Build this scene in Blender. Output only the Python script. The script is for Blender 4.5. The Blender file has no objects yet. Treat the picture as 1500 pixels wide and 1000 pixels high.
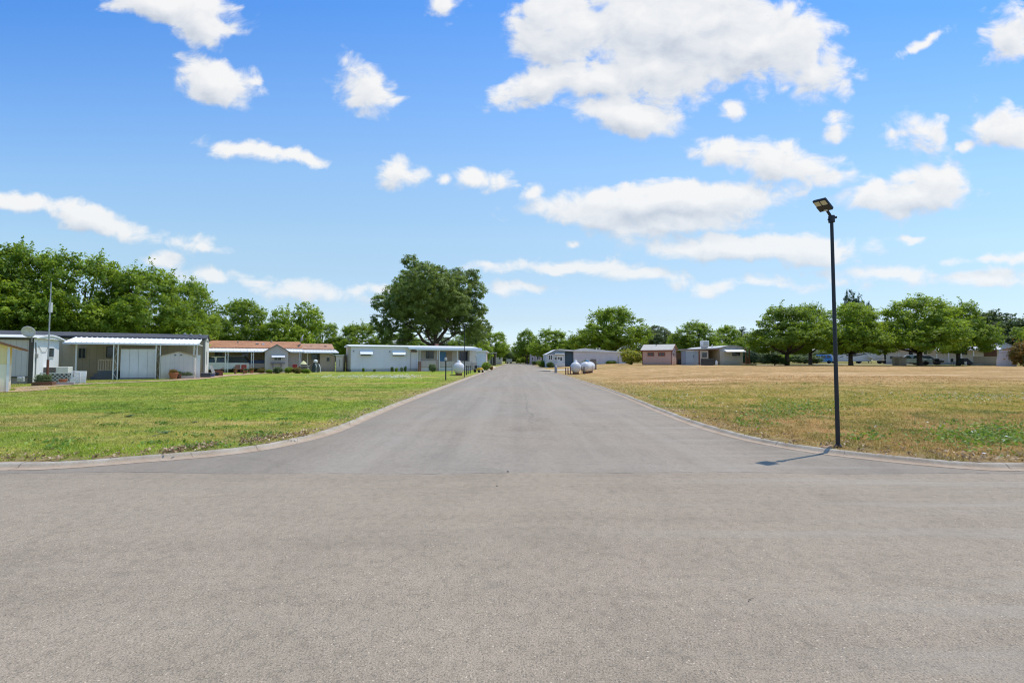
import bpy, bmesh, math, random
import numpy as np
from mathutils import Vector, Matrix
from mathutils.geometry import delaunay_2d_cdt
random.seed(7); np.random.seed(7)
PI = math.pi
sc = bpy.context.scene
col = sc.collection
CAMH = 1.5; F = 667.0; TH = math.atan(27/667)

# ------------------------------------------------------------------ geometry of the view (real positions are derived once)
def ray(px, py):
    a = (px-750)/F; b = (500-py)/F
    return Vector((a, math.cos(TH)-b*math.sin(TH), math.sin(TH)+b*math.cos(TH)))
def at(px, py, Y):
    d = ray(px, py); t = Y/d.y
    return Vector((d.x*t, Y, CAMH+d.z*t))
def onz(px, py, z=0.0):
    d = ray(px, py); t = (z-CAMH)/d.z
    return (d.x*t, d.y*t)
def roadc(Y): return .25+.0105*Y
def sst(a, b, x):
    t = np.clip((x-a)/(b-a), 0, 1); return t*t*(3-2*t)
def zt(X, Y):
    xr = X-(roadc(Y)+4.6)
    z = .065+.70*sst(10, 55, Y)*sst(0, 13, xr)
    return z+.02*np.sin(X*.31+1)*np.sin(Y*.23)*sst(1, 6, np.abs(X-roadc(Y))-4.6)*sst(9, 14, Y)
def G(px, Y, dz=0):
    X = (px-750)/F*Y*1.0016
    return Vector((X, Y, float(zt(X, Y))+dz))

# ------------------------------------------------------------------ object helpers
def tag(o, label=None, cat=None, group=None, kind=None):
    if label: o['label'] = label
    if cat: o['category'] = cat
    if group: o['group'] = group
    if kind: o['kind'] = kind
    return o
def thing(name, label, cat, loc=(0, 0, 0), rz=0.0, group=None):
    o = bpy.data.objects.new(name, None); col.objects.link(o)
    o.empty_display_size = .2
    o.location = loc; o.rotation_euler = (0, 0, rz)
    return tag(o, label, cat, group)
def link(name, me, parent=None):
    o = bpy.data.objects.new(name, me); col.objects.link(o)
    if parent: o.parent = parent
    return o
class MB:
    def __init__(s): s.v = []; s.f = []; s.sm = False
    def add(s, vs, fs):
        n = len(s.v); s.v += [tuple(p) for p in vs]; s.f += [tuple(i+n for i in f) for f in fs]; return s
    def box(s, x0, x1, y0, y1, z0, z1, M=None):
        vs = [Vector((x, y, z)) for x in (x0, x1) for y in (y0, y1) for z in (z0, z1)]
        if M is not None: vs = [M @ p for p in vs]
        return s.add(vs, [(0, 1, 3, 2), (4, 6, 7, 5), (0, 4, 5, 1), (2, 3, 7, 6), (0, 2, 6, 4), (1, 5, 7, 3)])
    def prism(s, pts, y0, y1, axis='y'):
        # pts: outline in (x,z) for axis y, in (y,z) for axis x, in (x,y) for axis z
        n = len(pts)
        def P(p, w):
            if axis == 'y': return (p[0], w, p[1])
            if axis == 'x': return (w, p[0], p[1])
            return (p[0], p[1], w)
        vs = [P(p, y0) for p in pts]+[P(p, y1) for p in pts]
        fs = [tuple(range(n)), tuple(range(2*n-1, n-1, -1))]
        fs += [(i, i+n, (i+1) % n+n, (i+1) % n) for i in range(n)]
        return s.add(vs, fs)
    def tube(s, pts, rs, n=8, cap=True):
        pts = [Vector(p) for p in pts]
        if not hasattr(rs, '__len__'): rs = [rs]*len(pts)
        rings = []
        for i, p in enumerate(pts):
            d = (pts[min(i+1, len(pts)-1)]-pts[max(i-1, 0)]).normalized()
            a = d.cross(Vector((0, 0, 1)))
            if a.length < .05: a = d.cross(Vector((0, 1, 0)))
            a.normalize(); b = d.cross(a)
            rings.append([p+(a*math.cos(2*PI*k/n)+b*math.sin(2*PI*k/n))*rs[i] for k in range(n)])
        vs = [q for r in rings for q in r]; fs = []
        for i in range(len(pts)-1):
            for k in range(n):
                fs.append((i*n+k, i*n+(k+1) % n, (i+1)*n+(k+1) % n, (i+1)*n+k))
        if cap:
            fs.append(tuple(range(n-1, -1, -1))); fs.append(tuple((len(pts)-1)*n+k for k in range(n)))
        return s.add(vs, fs)
    def lathe(s, prof, c=(0, 0, 0), axis='z', n=24):
        vs = []; fs = []
        for r, h in prof:
            for k in range(n):
                a = 2*PI*k/n; x, y = r*math.cos(a), r*math.sin(a)
                p = (x, y, h) if axis == 'z' else ((h, x, y) if axis == 'x' else (x, h, y))
                vs.append((p[0]+c[0], p[1]+c[1], p[2]+c[2]))
        m = len(prof)
        for i in range(m-1):
            for k in range(n):
                fs.append((i*n+k, i*n+(k+1) % n, (i+1)*n+(k+1) % n, (i+1)*n+k))
        fs.append(tuple(range(n-1, -1, -1))); fs.append(tuple((m-1)*n+k for k in range(n)))
        return s.add(vs, fs)
    def build(s, name, mat, parent=None, smooth=False, bevel=0):
        me = bpy.data.meshes.new(name); me.from_pydata(s.v, [], s.f)
        bm = bmesh.new(); bm.from_mesh(me); bmesh.ops.recalc_face_normals(bm, faces=bm.faces); bm.to_mesh(me); bm.free()
        if mat: me.materials.append(mat)
        if smooth:
            for p in me.polygons: p.use_smooth = True
            try: me.set_sharp_from_angle(angle=math.radians(40))
            except Exception: pass
        o = link(name, me, parent)
        if bevel:
            m = o.modifiers.new('bevel', 'BEVEL'); m.width = bevel; m.segments = 2; m.limit_method = 'ANGLE'
        return o

# ------------------------------------------------------------------ materials
class NT:
    def __init__(s, m):
        m.use_nodes = True; s.t = m.node_tree; s.t.nodes.clear(); s.m = m
    def n(s, typ, **kw):
        nd = s.t.nodes.new(typ)
        ins = kw.pop('ins', {})
        for k, v in kw.items(): setattr(nd, k, v)
        for k, v in ins.items(): s.set(nd, k, v)
        return nd
    def set(s, nd, k, v):
        sk = nd.inputs[k]
        if hasattr(v, 'is_output') or isinstance(v, bpy.types.NodeSocket): s.t.links.new(v, sk)
        elif isinstance(v, bpy.types.Node): s.t.links.new(v.outputs[0], sk)
        else: sk.default_value = v
    def math(s, op, a, b=None, c=None, clamp=False):
        nd = s.n('ShaderNodeMath', operation=op); nd.use_clamp = clamp; s.set(nd, 0, a)
        if b is not None: s.set(nd, 1, b)
        if c is not None: s.set(nd, 2, c)
        return nd.outputs[0]
    def vm(s, op, a, b=None):
        nd = s.n('ShaderNodeVectorMath', operation=op); s.set(nd, 0, a)
        if b is not None: s.set(nd, 1, b)
        return nd
    def mix(s, f, a, b, blend='MIX'):
        nd = s.n('ShaderNodeMix', data_type='RGBA', blend_type=blend)
        s.set(nd, 0, f); s.set(nd, 6, c4(a)); s.set(nd, 7, c4(b)); return nd.outputs[2]
    def ramp(s, f, stops, interp='LINEAR'):
        nd = s.n('ShaderNodeValToRGB'); s.set(nd, 0, f); e = nd.color_ramp; e.interpolation = interp
        while len(e.elements) < len(stops): e.elements.new(.5)
        for i, (p, c) in enumerate(stops): e.elements[i].position = p; e.elements[i].color = c4(c)
        return nd.outputs[0]
    def mr(s, v, a, b, c=0., d=1., smooth=False):
        nd = s.n('ShaderNodeMapRange'); nd.interpolation_type = 'SMOOTHSTEP' if smooth else 'LINEAR'
        for i, x in enumerate((v, a, b, c, d)): s.set(nd, i, x)
        return nd.outputs[0]
    dim = '3D'
    def noise(s, vec, scale, detail=4, rough=.55, dist=0.):
        nd = s.n('ShaderNodeTexNoise', noise_dimensions=s.dim); s.set(nd, 'Vector', vec); nd.inputs['Scale'].default_value = scale
        nd.inputs['Detail'].default_value = detail; nd.inputs['Roughness'].default_value = rough
        nd.inputs['Distortion'].default_value = dist; return nd.outputs[0]
    def out(s, sh): o = s.n('ShaderNodeOutputMaterial'); s.t.links.new(sh, o.inputs[0]); return s.m
def c4(c):
    if isinstance(c, (int, float)): return (c, c, c, 1.)
    if isinstance(c, (tuple, list)): return (c[0], c[1], c[2], 1.)
    return c
def bsdf(nt, colr, rough=.7, bump=None, bs=.3, bd=.01, metal=0., spec=.4):
    b = nt.n('ShaderNodeBsdfPrincipled'); nt.set(b, 'Base Color', c4(colr)); nt.set(b, 'Roughness', rough)
    nt.set(b, 'Metallic', metal); nt.set(b, 'Specular IOR Level', spec)
    if bump is not None:
        bp = nt.n('ShaderNodeBump', ins={'Strength': bs, 'Distance': bd, 'Height': bump}); nt.set(b, 'Normal', bp)
    return b.outputs[0]
_mc = {}
def paint(c, rough=.6, var=.12, metal=0., groove=None, gaxis=0, gdark=.6, gw=.06, dirt=.35, horiz=None, name=None, spec=.4):
    """painted siding / metal / wood, weathered; groove = spacing of panel seams along a local axis"""
    key = (c, rough, var, metal, groove, gaxis, gdark, gw, dirt, horiz)
    if key in _mc: return _mc[key]
    m = bpy.data.materials.new(name or 'paint'); nt = NT(m)
    tc = nt.n('ShaderNodeTexCoord').outputs['Object']
    n1 = nt.noise(tc, 1.3, 5, .6); n2 = nt.noise(tc, 14, 3, .6)
    mp = nt.n('ShaderNodeMapping', ins={'Vector': tc, 'Scale': (7, 7, .5)})
    n3 = nt.noise(mp, 1, 4, .6)
    k = nt.math('ADD', nt.math('MULTIPLY', n1, .5), nt.math('MULTIPLY', n2, .2))
    k = nt.math('ADD', k, nt.math('MULTIPLY', n3, .3))
    lo = tuple(x*(1-var*1.6) for x in c); hi = tuple(min(1, x*(1+var)) for x in c)
    cl = nt.ramp(k, [(.36, lo), (.64, hi)])
    if dirt:
        sp = nt.n('ShaderNodeSeparateXYZ', ins={0: tc})
        d = nt.mr(nt.math('ADD', sp.outputs[2], nt.math('MULTIPLY', n3, -.5)), -.1, .35, dirt, 0)
        cl = nt.mix(d, cl, (.17, .13, .09))
    bump = n2
    if groove:
        sp = nt.n('ShaderNodeSeparateXYZ', ins={0: tc})
        fr = nt.math('FRACT', nt.math('DIVIDE', sp.outputs[gaxis], groove))
        ln = nt.math('LESS_THAN', fr, gw)
        cl = nt.mix(nt.math('MULTIPLY', ln, gdark), cl, tuple(x*.35 for x in c))
        bump = nt.math('SUBTRACT', n2, nt.math('MULTIPLY', ln, 3))
    m = nt.out(bsdf(nt, cl, rough, bump, .25, .01, metal, spec)); _mc[key] = m; return m
def shingle(c, name='shingle'):
    m = bpy.data.materials.new(name); nt = NT(m)
    tc = nt.n('ShaderNodeTexCoord').outputs['Object']
    br = nt.n('ShaderNodeTexBrick', ins={'Vector': tc, 'Scale': 1., 'Mortar Size': .012, 'Brick Width': .3, 'Row Height': .14,
              'Color1': c4(tuple(x*.8 for x in c)), 'Color2': c4(tuple(x*1.2 for x in c)), 'Mortar': c4(tuple(x*.5 for x in c))})
    n = nt.noise(tc, .8, 5, .65); n2 = nt.noise(tc, 30, 3)
    cl = nt.mix(nt.mr(n, .35, .65, 0, .5), br.outputs[0], tuple(min(1, x*1.35) for x in c))
    cl = nt.mix(nt.mr(n2, .3, .7, 0, .35), cl, tuple(x*.6 for x in c))
    return nt.out(bsdf(nt, cl, .95, n2, .5, .01, 0, .2))
def simple(c, rough=.5, metal=0., name='plain', spec=.5):
    m = bpy.data.materials.new(name); nt = NT(m)
    tc = nt.n('ShaderNodeTexCoord').outputs['Object']; n = nt.noise(tc, 9, 4, .6)
    cl = nt.ramp(n, [(.3, tuple(x*.82 for x in c)), (.7, tuple(min(1, x*1.12) for x in c))])
    return nt.out(bsdf(nt, cl, rough, n, .08, .01, metal, spec))
def glassy(c=(.03, .04, .045)):
    m = bpy.data.materials.new('window_glass'); nt = NT(m)
    tc = nt.n('ShaderNodeTexCoord').outputs['Object']; n = nt.noise(tc, 2.2, 3, .6)
    cl = nt.ramp(n, [(.35, c), (.7, tuple(x*2.2+.01 for x in c))])
    return nt.out(bsdf(nt, cl, .08, n, .03, .01, 0, .6))
GLASS = glassy(); GLASSB = glassy((.05, .09, .14))
BLACK = simple((.012, .013, .016), .45, 0, 'black_paint'); RUBBER = simple((.02, .02, .02), .85, 0, 'rubber')
CHROME = simple((.55, .55, .56), .35, .8, 'chrome'); WHITEP = paint((.78, .78, .77), .5, .05, dirt=.15)
WHITEROOF = paint((.80, .81, .82), .45, .07, dirt=0)
TERRA = simple((.42, .14, .06), .8, 0, 'terracotta'); WOOD = simple((.17, .085, .045), .85, 0, 'weathered_wood')

def leafmat(c, c2, name, trans=.35):
    m = bpy.data.materials.new(name); nt = NT(m)
    at_ = nt.n('ShaderNodeAttribute', attribute_name='tint').outputs['Fac']
    oi = nt.n('ShaderNodeObjectInfo').outputs['Random']
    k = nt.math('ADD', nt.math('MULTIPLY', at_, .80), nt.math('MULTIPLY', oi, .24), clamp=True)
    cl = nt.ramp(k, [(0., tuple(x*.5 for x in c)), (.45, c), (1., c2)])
    d = nt.n('ShaderNodeBsdfPrincipled'); nt.set(d, 'Base Color', cl); nt.set(d, 'Roughness', .55); nt.set(d, 'Specular IOR Level', .3)
    t = nt.n('ShaderNodeBsdfTranslucent'); nt.set(t, 0, nt.mix(.5, cl, (c2[0]*1.3, c2[1]*1.3, c2[2]*.7)))
    mx = nt.n('ShaderNodeMixShader', ins={0: trans}); nt.t.links.new(d.outputs[0], mx.inputs[1]); nt.t.links.new(t.outputs[0], mx.inputs[2])
    return nt.out(mx.outputs[0])
LEAF_M = leafmat((.120, .205, .024), (.46, .58, .05), 'mulberry_leaves', .46)
LEAF_O = leafmat((.10, .155, .04), (.32, .41, .09), 'oak_leaves', .36)
LEAF_D = leafmat((.075, .12, .035), (.22, .29, .08), 'dark_leaves', .3)
LEAF_G = leafmat((.11, .155, .065), (.28, .34, .15), 'grey_green_leaves', .3)
LEAF_Y = leafmat((.17, .25, .02), (.50, .56, .05), 'yellow_green_leaves', .4)
LEAF_R = leafmat((.12, .15, .03), (.55, .22, .06), 'orange_tip_leaves', .3)
LEAF_C = leafmat((.045, .085, .040), (.11, .17, .07), 'conifer_needles', .15)
def bark():
    m = bpy.data.materials.new('bark'); nt = NT(m); tc = nt.n('ShaderNodeTexCoord').outputs['Object']
    mp = nt.n('ShaderNodeMapping', ins={'Vector': tc, 'Scale': (6, 6, 1.2)}); n = nt.noise(mp, 2, 6, .7)
    return nt.out(bsdf(nt, nt.ramp(n, [(.3, (.035, .026, .02)), (.7, (.14, .11, .085))]), .9, n, .8, .04, 0, .2))
BARK = bark()

# ------------------------------------------------------------------ camera, sun, world
cd = bpy.data.cameras.new('camera'); cam = bpy.data.objects.new('camera', cd); col.objects.link(cam)
cd.sensor_width = 36; cd.lens = F/1500*36; cd.clip_end = 5000; cd.clip_start = .05
cam.location = (0, 0, CAMH); cam.rotation_euler = (PI/2+TH, 0, 0); sc.camera = cam
SUN_EL, SUN_AZ = math.radians(68), math.radians(62)
sd = Vector((math.sin(SUN_AZ)*math.cos(SUN_EL), math.cos(SUN_AZ)*math.cos(SUN_EL), math.sin(SUN_EL)))
sl = bpy.data.lights.new('sun', 'SUN'); so = bpy.data.objects.new('sun', sl); col.objects.link(so)
sl.energy = 3.9; sl.angle = math.radians(.5); sl.color = (1., .91, .76)
so.rotation_euler = sd.to_track_quat('Z', 'Y').to_euler(); so.location = (30, 20, 60)

CLOUDS = [  # centre, radii (photo pixels used only to find directions), tilt, weight
 (245,8,92,32,12,1.6),(300,34,46,30,25,1.4),(320,120,54,30,24,1.5),(535,126,36,46,-30,.95),(345,216,42,11,3,.75),(400,226,50,10,6,.8),(442,232,26,11,5,.9),
 (582,256,36,19,0,.95),(706,262,32,19,5,1),(655,262,16,10,0,.6),(45,303,58,13,8,1.2),(135,324,72,16,14,1.2),(290,357,42,12,8,.9),(235,382,24,14,0,.9),
 (310,406,56,11,2,.6),(415,422,100,14,6,.58),(652,6,24,24,20,1),(815,36,62,64,15,1.5),(800,122,68,24,-20,1.3),(885,118,70,26,0,1.3),(1000,40,140,80,0,1.7),(1120,62,105,56,10,1.5),(960,95,80,50,0,1.3),
 (1195,105,40,34,20,1),(925,168,84,26,8,1.5),(965,135,60,36,0,.9),(1135,236,80,26,3,1.1),(1060,222,40,20,10,.9),(1215,262,50,16,0,.75),(1230,190,24,14,-10,.9),
 (1350,196,38,26,12,1),(1472,188,48,30,22,1),(1421,218,14,9,0,.8),(1335,288,80,25,-4,1.4),(1365,262,46,26,-15,.9),(1073,160,17,14,0,.7),
 (1480,52,46,32,-25,1),(1350,62,46,8,-22,.7),(975,296,165,27,-2,1.6),(880,318,80,22,10,1.2),(990,322,110,18,2,1.2),(1100,364,150,19,2,1.5),(825,389,110,11,0,.95),(950,402,70,10,2,.8),
 (765,422,46,10,0,.75),(1130,418,160,10,0,.55),(1310,400,90,14,0,.75),(1440,408,110,12,0,.75),(1450,380,80,7,-3,.6),(540,425,60,8,3,.55),(844,358,14,5,0,.5),(775,276,14,7,-20,.6),
 (1150,126,14,8,0,.6),(1327,348,22,4,0,.5)]
def build_world():
    w = bpy.data.worlds.new('World'); sc.world = w; nt = NT(w)
    sky = nt.n('ShaderNodeTexSky', sky_type='NISHITA'); sky.sun_disc = False
    sky.sun_elevation = SUN_EL; sky.sun_rotation = SUN_AZ; sky.altitude = 100; sky.air_density = 1.; sky.dust_density = 1.0; sky.ozone_density = 1.6
    dirv = nt.n('ShaderNodeTexCoord').outputs['Generated']
    nt.set(sky, 'Vector', nt.vm('NORMALIZE', nt.vm('ADD', nt.vm('MULTIPLY', dirv, (.55, 1, 1)).outputs[0], (-.08, 0, 0)).outputs[0]).outputs[0])
    sp = nt.n('ShaderNodeSeparateXYZ', ins={0: dirv})
    ay = nt.math('MAXIMUM', nt.math('ABSOLUTE', sp.outputs[1]), .02)
    U = nt.math('DIVIDE', sp.outputs[0], ay); V = nt.math('DIVIDE', sp.outputs[2], ay)
    # cloud field group: density at (u,v)
    g = bpy.data.node_groups.new('cloud_field', 'ShaderNodeTree')
    g.interface.new_socket('UV', in_out='INPUT', socket_type='NodeSocketVector')
    g.interface.new_socket('D', in_out='OUTPUT', socket_type='NodeSocketFloat')
    g.interface.new_socket('S', in_out='OUTPUT', socket_type='NodeSocketFloat')
    class GT(NT):
        def __init__(s, t): s.t = t; s.m = None
    gt = GT(g); gi = g.nodes.new('NodeGroupInput'); go = g.nodes.new('NodeGroupOutput'); uv = gi.outputs[0]
    # warp the plane a little so that the outlines are ragged
    wn = gt.n('ShaderNodeTexNoise', noise_dimensions='2D'); gt.set(wn, 'Vector', uv); wn.inputs['Scale'].default_value = 9; wn.inputs['Detail'].default_value = 5
    off = gt.vm('SUBTRACT', wn.outputs['Color'], (.5, .5, .5)).outputs[0]
    off = gt.vm('MULTIPLY', off, (.10, .05, 0)).outputs[0]
    uvw = gt.vm('ADD', uv, off).outputs[0]
    acc = None
    for (cx, cy, rx, ry, rot, wt) in CLOUDS:
        d = ray(cx, cy); u0, v0 = d.x/d.y, d.z/d.y
        sx = rx/F*1.36; sy = ry/F*1.42
        mp = gt.n('ShaderNodeMapping', vector_type='TEXTURE', ins={'Vector': uvw, 'Location': (u0, v0, 0), 'Rotation': (0, 0, math.radians(-rot)), 'Scale': (sx, sy, 1)})
        ln = gt.vm('LENGTH', mp.outputs[0]).outputs['Value']
        val = gt.math('MULTIPLY_ADD', ln, -wt, wt)
        acc = val if acc is None else gt.math('SMOOTH_MAX', acc, val, .12)
    st = gt.vm('MULTIPLY', uv, (1., 1.5, 1)).outputs[0]
    nz = gt.n('ShaderNodeTexNoise', noise_dimensions='2D'); gt.set(nz, 'Vector', st); nz.inputs['Scale'].default_value = 11; nz.inputs['Detail'].default_value = 9; nz.inputs['Roughness'].default_value = .6
    nz.inputs['Distortion'].default_value = .3
    vo = gt.n('ShaderNodeTexVoronoi', feature='SMOOTH_F1', voronoi_dimensions='2D'); gt.set(vo, 'Vector', gt.vm('ADD', st, gt.vm('MULTIPLY', off, (.6, .6, 0)).outputs[0]).outputs[0]); vo.inputs['Scale'].default_value = 26
    try: vo.inputs['Smoothness'].default_value = .5
    except Exception: pass
    n1 = gt.math('SUBTRACT', nz.outputs[0], .5)
    n2 = gt.math('SUBTRACT', .35, vo.outputs['Distance'])
    D = gt.math('ADD', gt.math('MINIMUM', acc, 1.0), gt.math('ADD', gt.math('MULTIPLY', n1, 1.55), gt.math('MULTIPLY', n2, .26)))
    g.links.new(D, go.inputs[0])
    S_ = gt.math('ADD', acc, gt.math('MULTIPLY', n1, 1.3)); g.links.new(S_, go.inputs[1])
    uvc = nt.n('ShaderNodeCombineXYZ', ins={0: U, 1: V, 2: 0.})
    g1 = nt.n('ShaderNodeGroup'); g1.node_tree = g; nt.set(g1, 0, uvc.outputs[0])
    g2 = nt.n('ShaderNodeGroup'); g2.node_tree = g; nt.set(g2, 0, nt.vm('ADD', uvc.outputs[0], (.014, .034, 0)).outputs[0])
    D1, D2 = g1.outputs[0], g2.outputs[0]
    al = nt.mr(D1, -.03, .60, 0, 1, True)
    al = nt.math('MULTIPLY', al, nt.mr(V, .12, .42, .80, 1.))
    al = nt.math('MULTIPLY', al, nt.mr(sp.outputs[2], .0, .10, .35, .96))
    al = nt.math('MULTIPLY', al, nt.mr(V, 1.3, 2.0, 1, 0))
    sh = nt.math('MULTIPLY_ADD', nt.math('SUBTRACT', g1.outputs[1], g2.outputs[1]), .42, .62, clamp=True)
    thick = nt.mr(D1, .5, 1.6, 0, .10)
    sh = nt.math('SUBTRACT', sh, thick, clamp=True)
    cc = nt.ramp(sh, [(.0, (.46, .53, .64)), (.28, (.60, .65, .73)), (.55, (.79, .815, .85)), (.85, (.95, .945, .935))])
    # nishita radiance -> photographic sky (white balance / saturation of the camera)
    skyc = nt.n('ShaderNodeHueSaturation', ins={'Hue': .5, 'Saturation': 1.0, 'Value': 1., 'Color': sky.outputs[0]})
    q = .4
    gr = nt.ramp(nt.math('DIVIDE', V, .8), [(.0, (1.75*q, 1.9*q, 2.15*q)), (.11, (1.70*q, 1.55*q, 1.38*q)), (.24, (1.94*q, 1.78*q, 1.39*q)), (.33, (2.15*q, 2.0*q, 1.5*q)),
        (.52, (2.05*q, 2.15*q, 1.78*q)), (.71, (1.6*q, 2.0*q, 1.95*q)), (1., (.9*q, 1.6*q, 1.98*q))])
    sk = nt.vm('MULTIPLY', nt.vm('MULTIPLY', skyc.outputs[0], (.88/q, .98/q, 1.18/q)).outputs[0], gr).outputs[0]
    cl = nt.mix(al, sk, nt.vm('MULTIPLY', cc, (10, 10, 10)).outputs[0])
    bg = nt.n('ShaderNodeBackground', ins={'Color': cl, 'Strength': 0.1})
    o = nt.n('ShaderNodeOutputWorld'); nt.t.links.new(bg.outputs[0], o.inputs[0])
    w.cycles.sampling_method = 'MANUAL'; w.cycles.sample_map_resolution = 512
build_world()
sc.view_settings.view_transform = 'Standard'; sc.view_settings.look = 'None'; sc.view_settings.exposure = 0; sc.view_settings.gamma = 1
sc.render.engine = 'CYCLES'; sc.cycles.max_bounces = 6; sc.cycles.use_denoising = True
sc.cycles.transparent_max_bounces = 4
sc.cycles.pixel_filter_type = 'BLACKMAN_HARRIS'; sc.cycles.filter_width = 1.1

# ------------------------------------------------------------------ road, kerbs, ground
def catmull(P, step=.3):
    P = [np.array(p, float) for p in P]; out = []
    for i in range(len(P)-1):
        p0 = P[max(i-1, 0)]; p1 = P[i]; p2 = P[i+1]; p3 = P[min(i+2, len(P)-1)]
        L = np.linalg.norm(p2-p1); n = int(max(1, min(40, L/step)))
        for k in range(n):
            t = k/n
            out.append(.5*((2*p1)+(-p0+p2)*t+(2*p0-5*p1+4*p2-p3)*t*t+(-p0+3*p1-3*p2+p3)*t**3))
    out.append(P[-1]); return [(float(a), float(b)) for a, b in out]
YEND = 180.
lpx = [(60, 687.5), (120, 684), (200, 677.5), (300, 669.6), (380, 660), (428, 651), (480, 638), (510, 627), (550, 609), (595, 590)]
rpx = [(1450, 688.5), (1400, 685.3), (1340, 680), (1260, 671.5), (1191, 663), (1142, 655), (1100, 647), (1045, 633), (1000, 618), (960, 602), (921, 585)]
KL = [(-260, 5.9), (-60, 6.05), (-20, 6.12), (-10, 6.18)]+[onz(*p) for p in lpx]+[(roadc(y)-4.12, y) for y in (22, 32, 50, 90, 150, YEND)]
KR = [(260, 5.8), (60, 5.95), (20, 6.05), (10, 6.1)]+[onz(*p) for p in rpx]+[(roadc(y)+4.12, y) for y in (22, 32, 50, 90, 150, YEND)]
KL = catmull(KL); KR = catmull(KR)
def offset(P, d, sign):
    P = np.array(P); T = np.gradient(P, axis=0); T /= np.linalg.norm(T, axis=1)[:, None]
    N = np.stack([-T[:, 1], T[:, 0]], 1)*sign
    return P+N*d
KLo = offset(KL, .222, 1); KRo = offset(KR, .222, -1)

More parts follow.
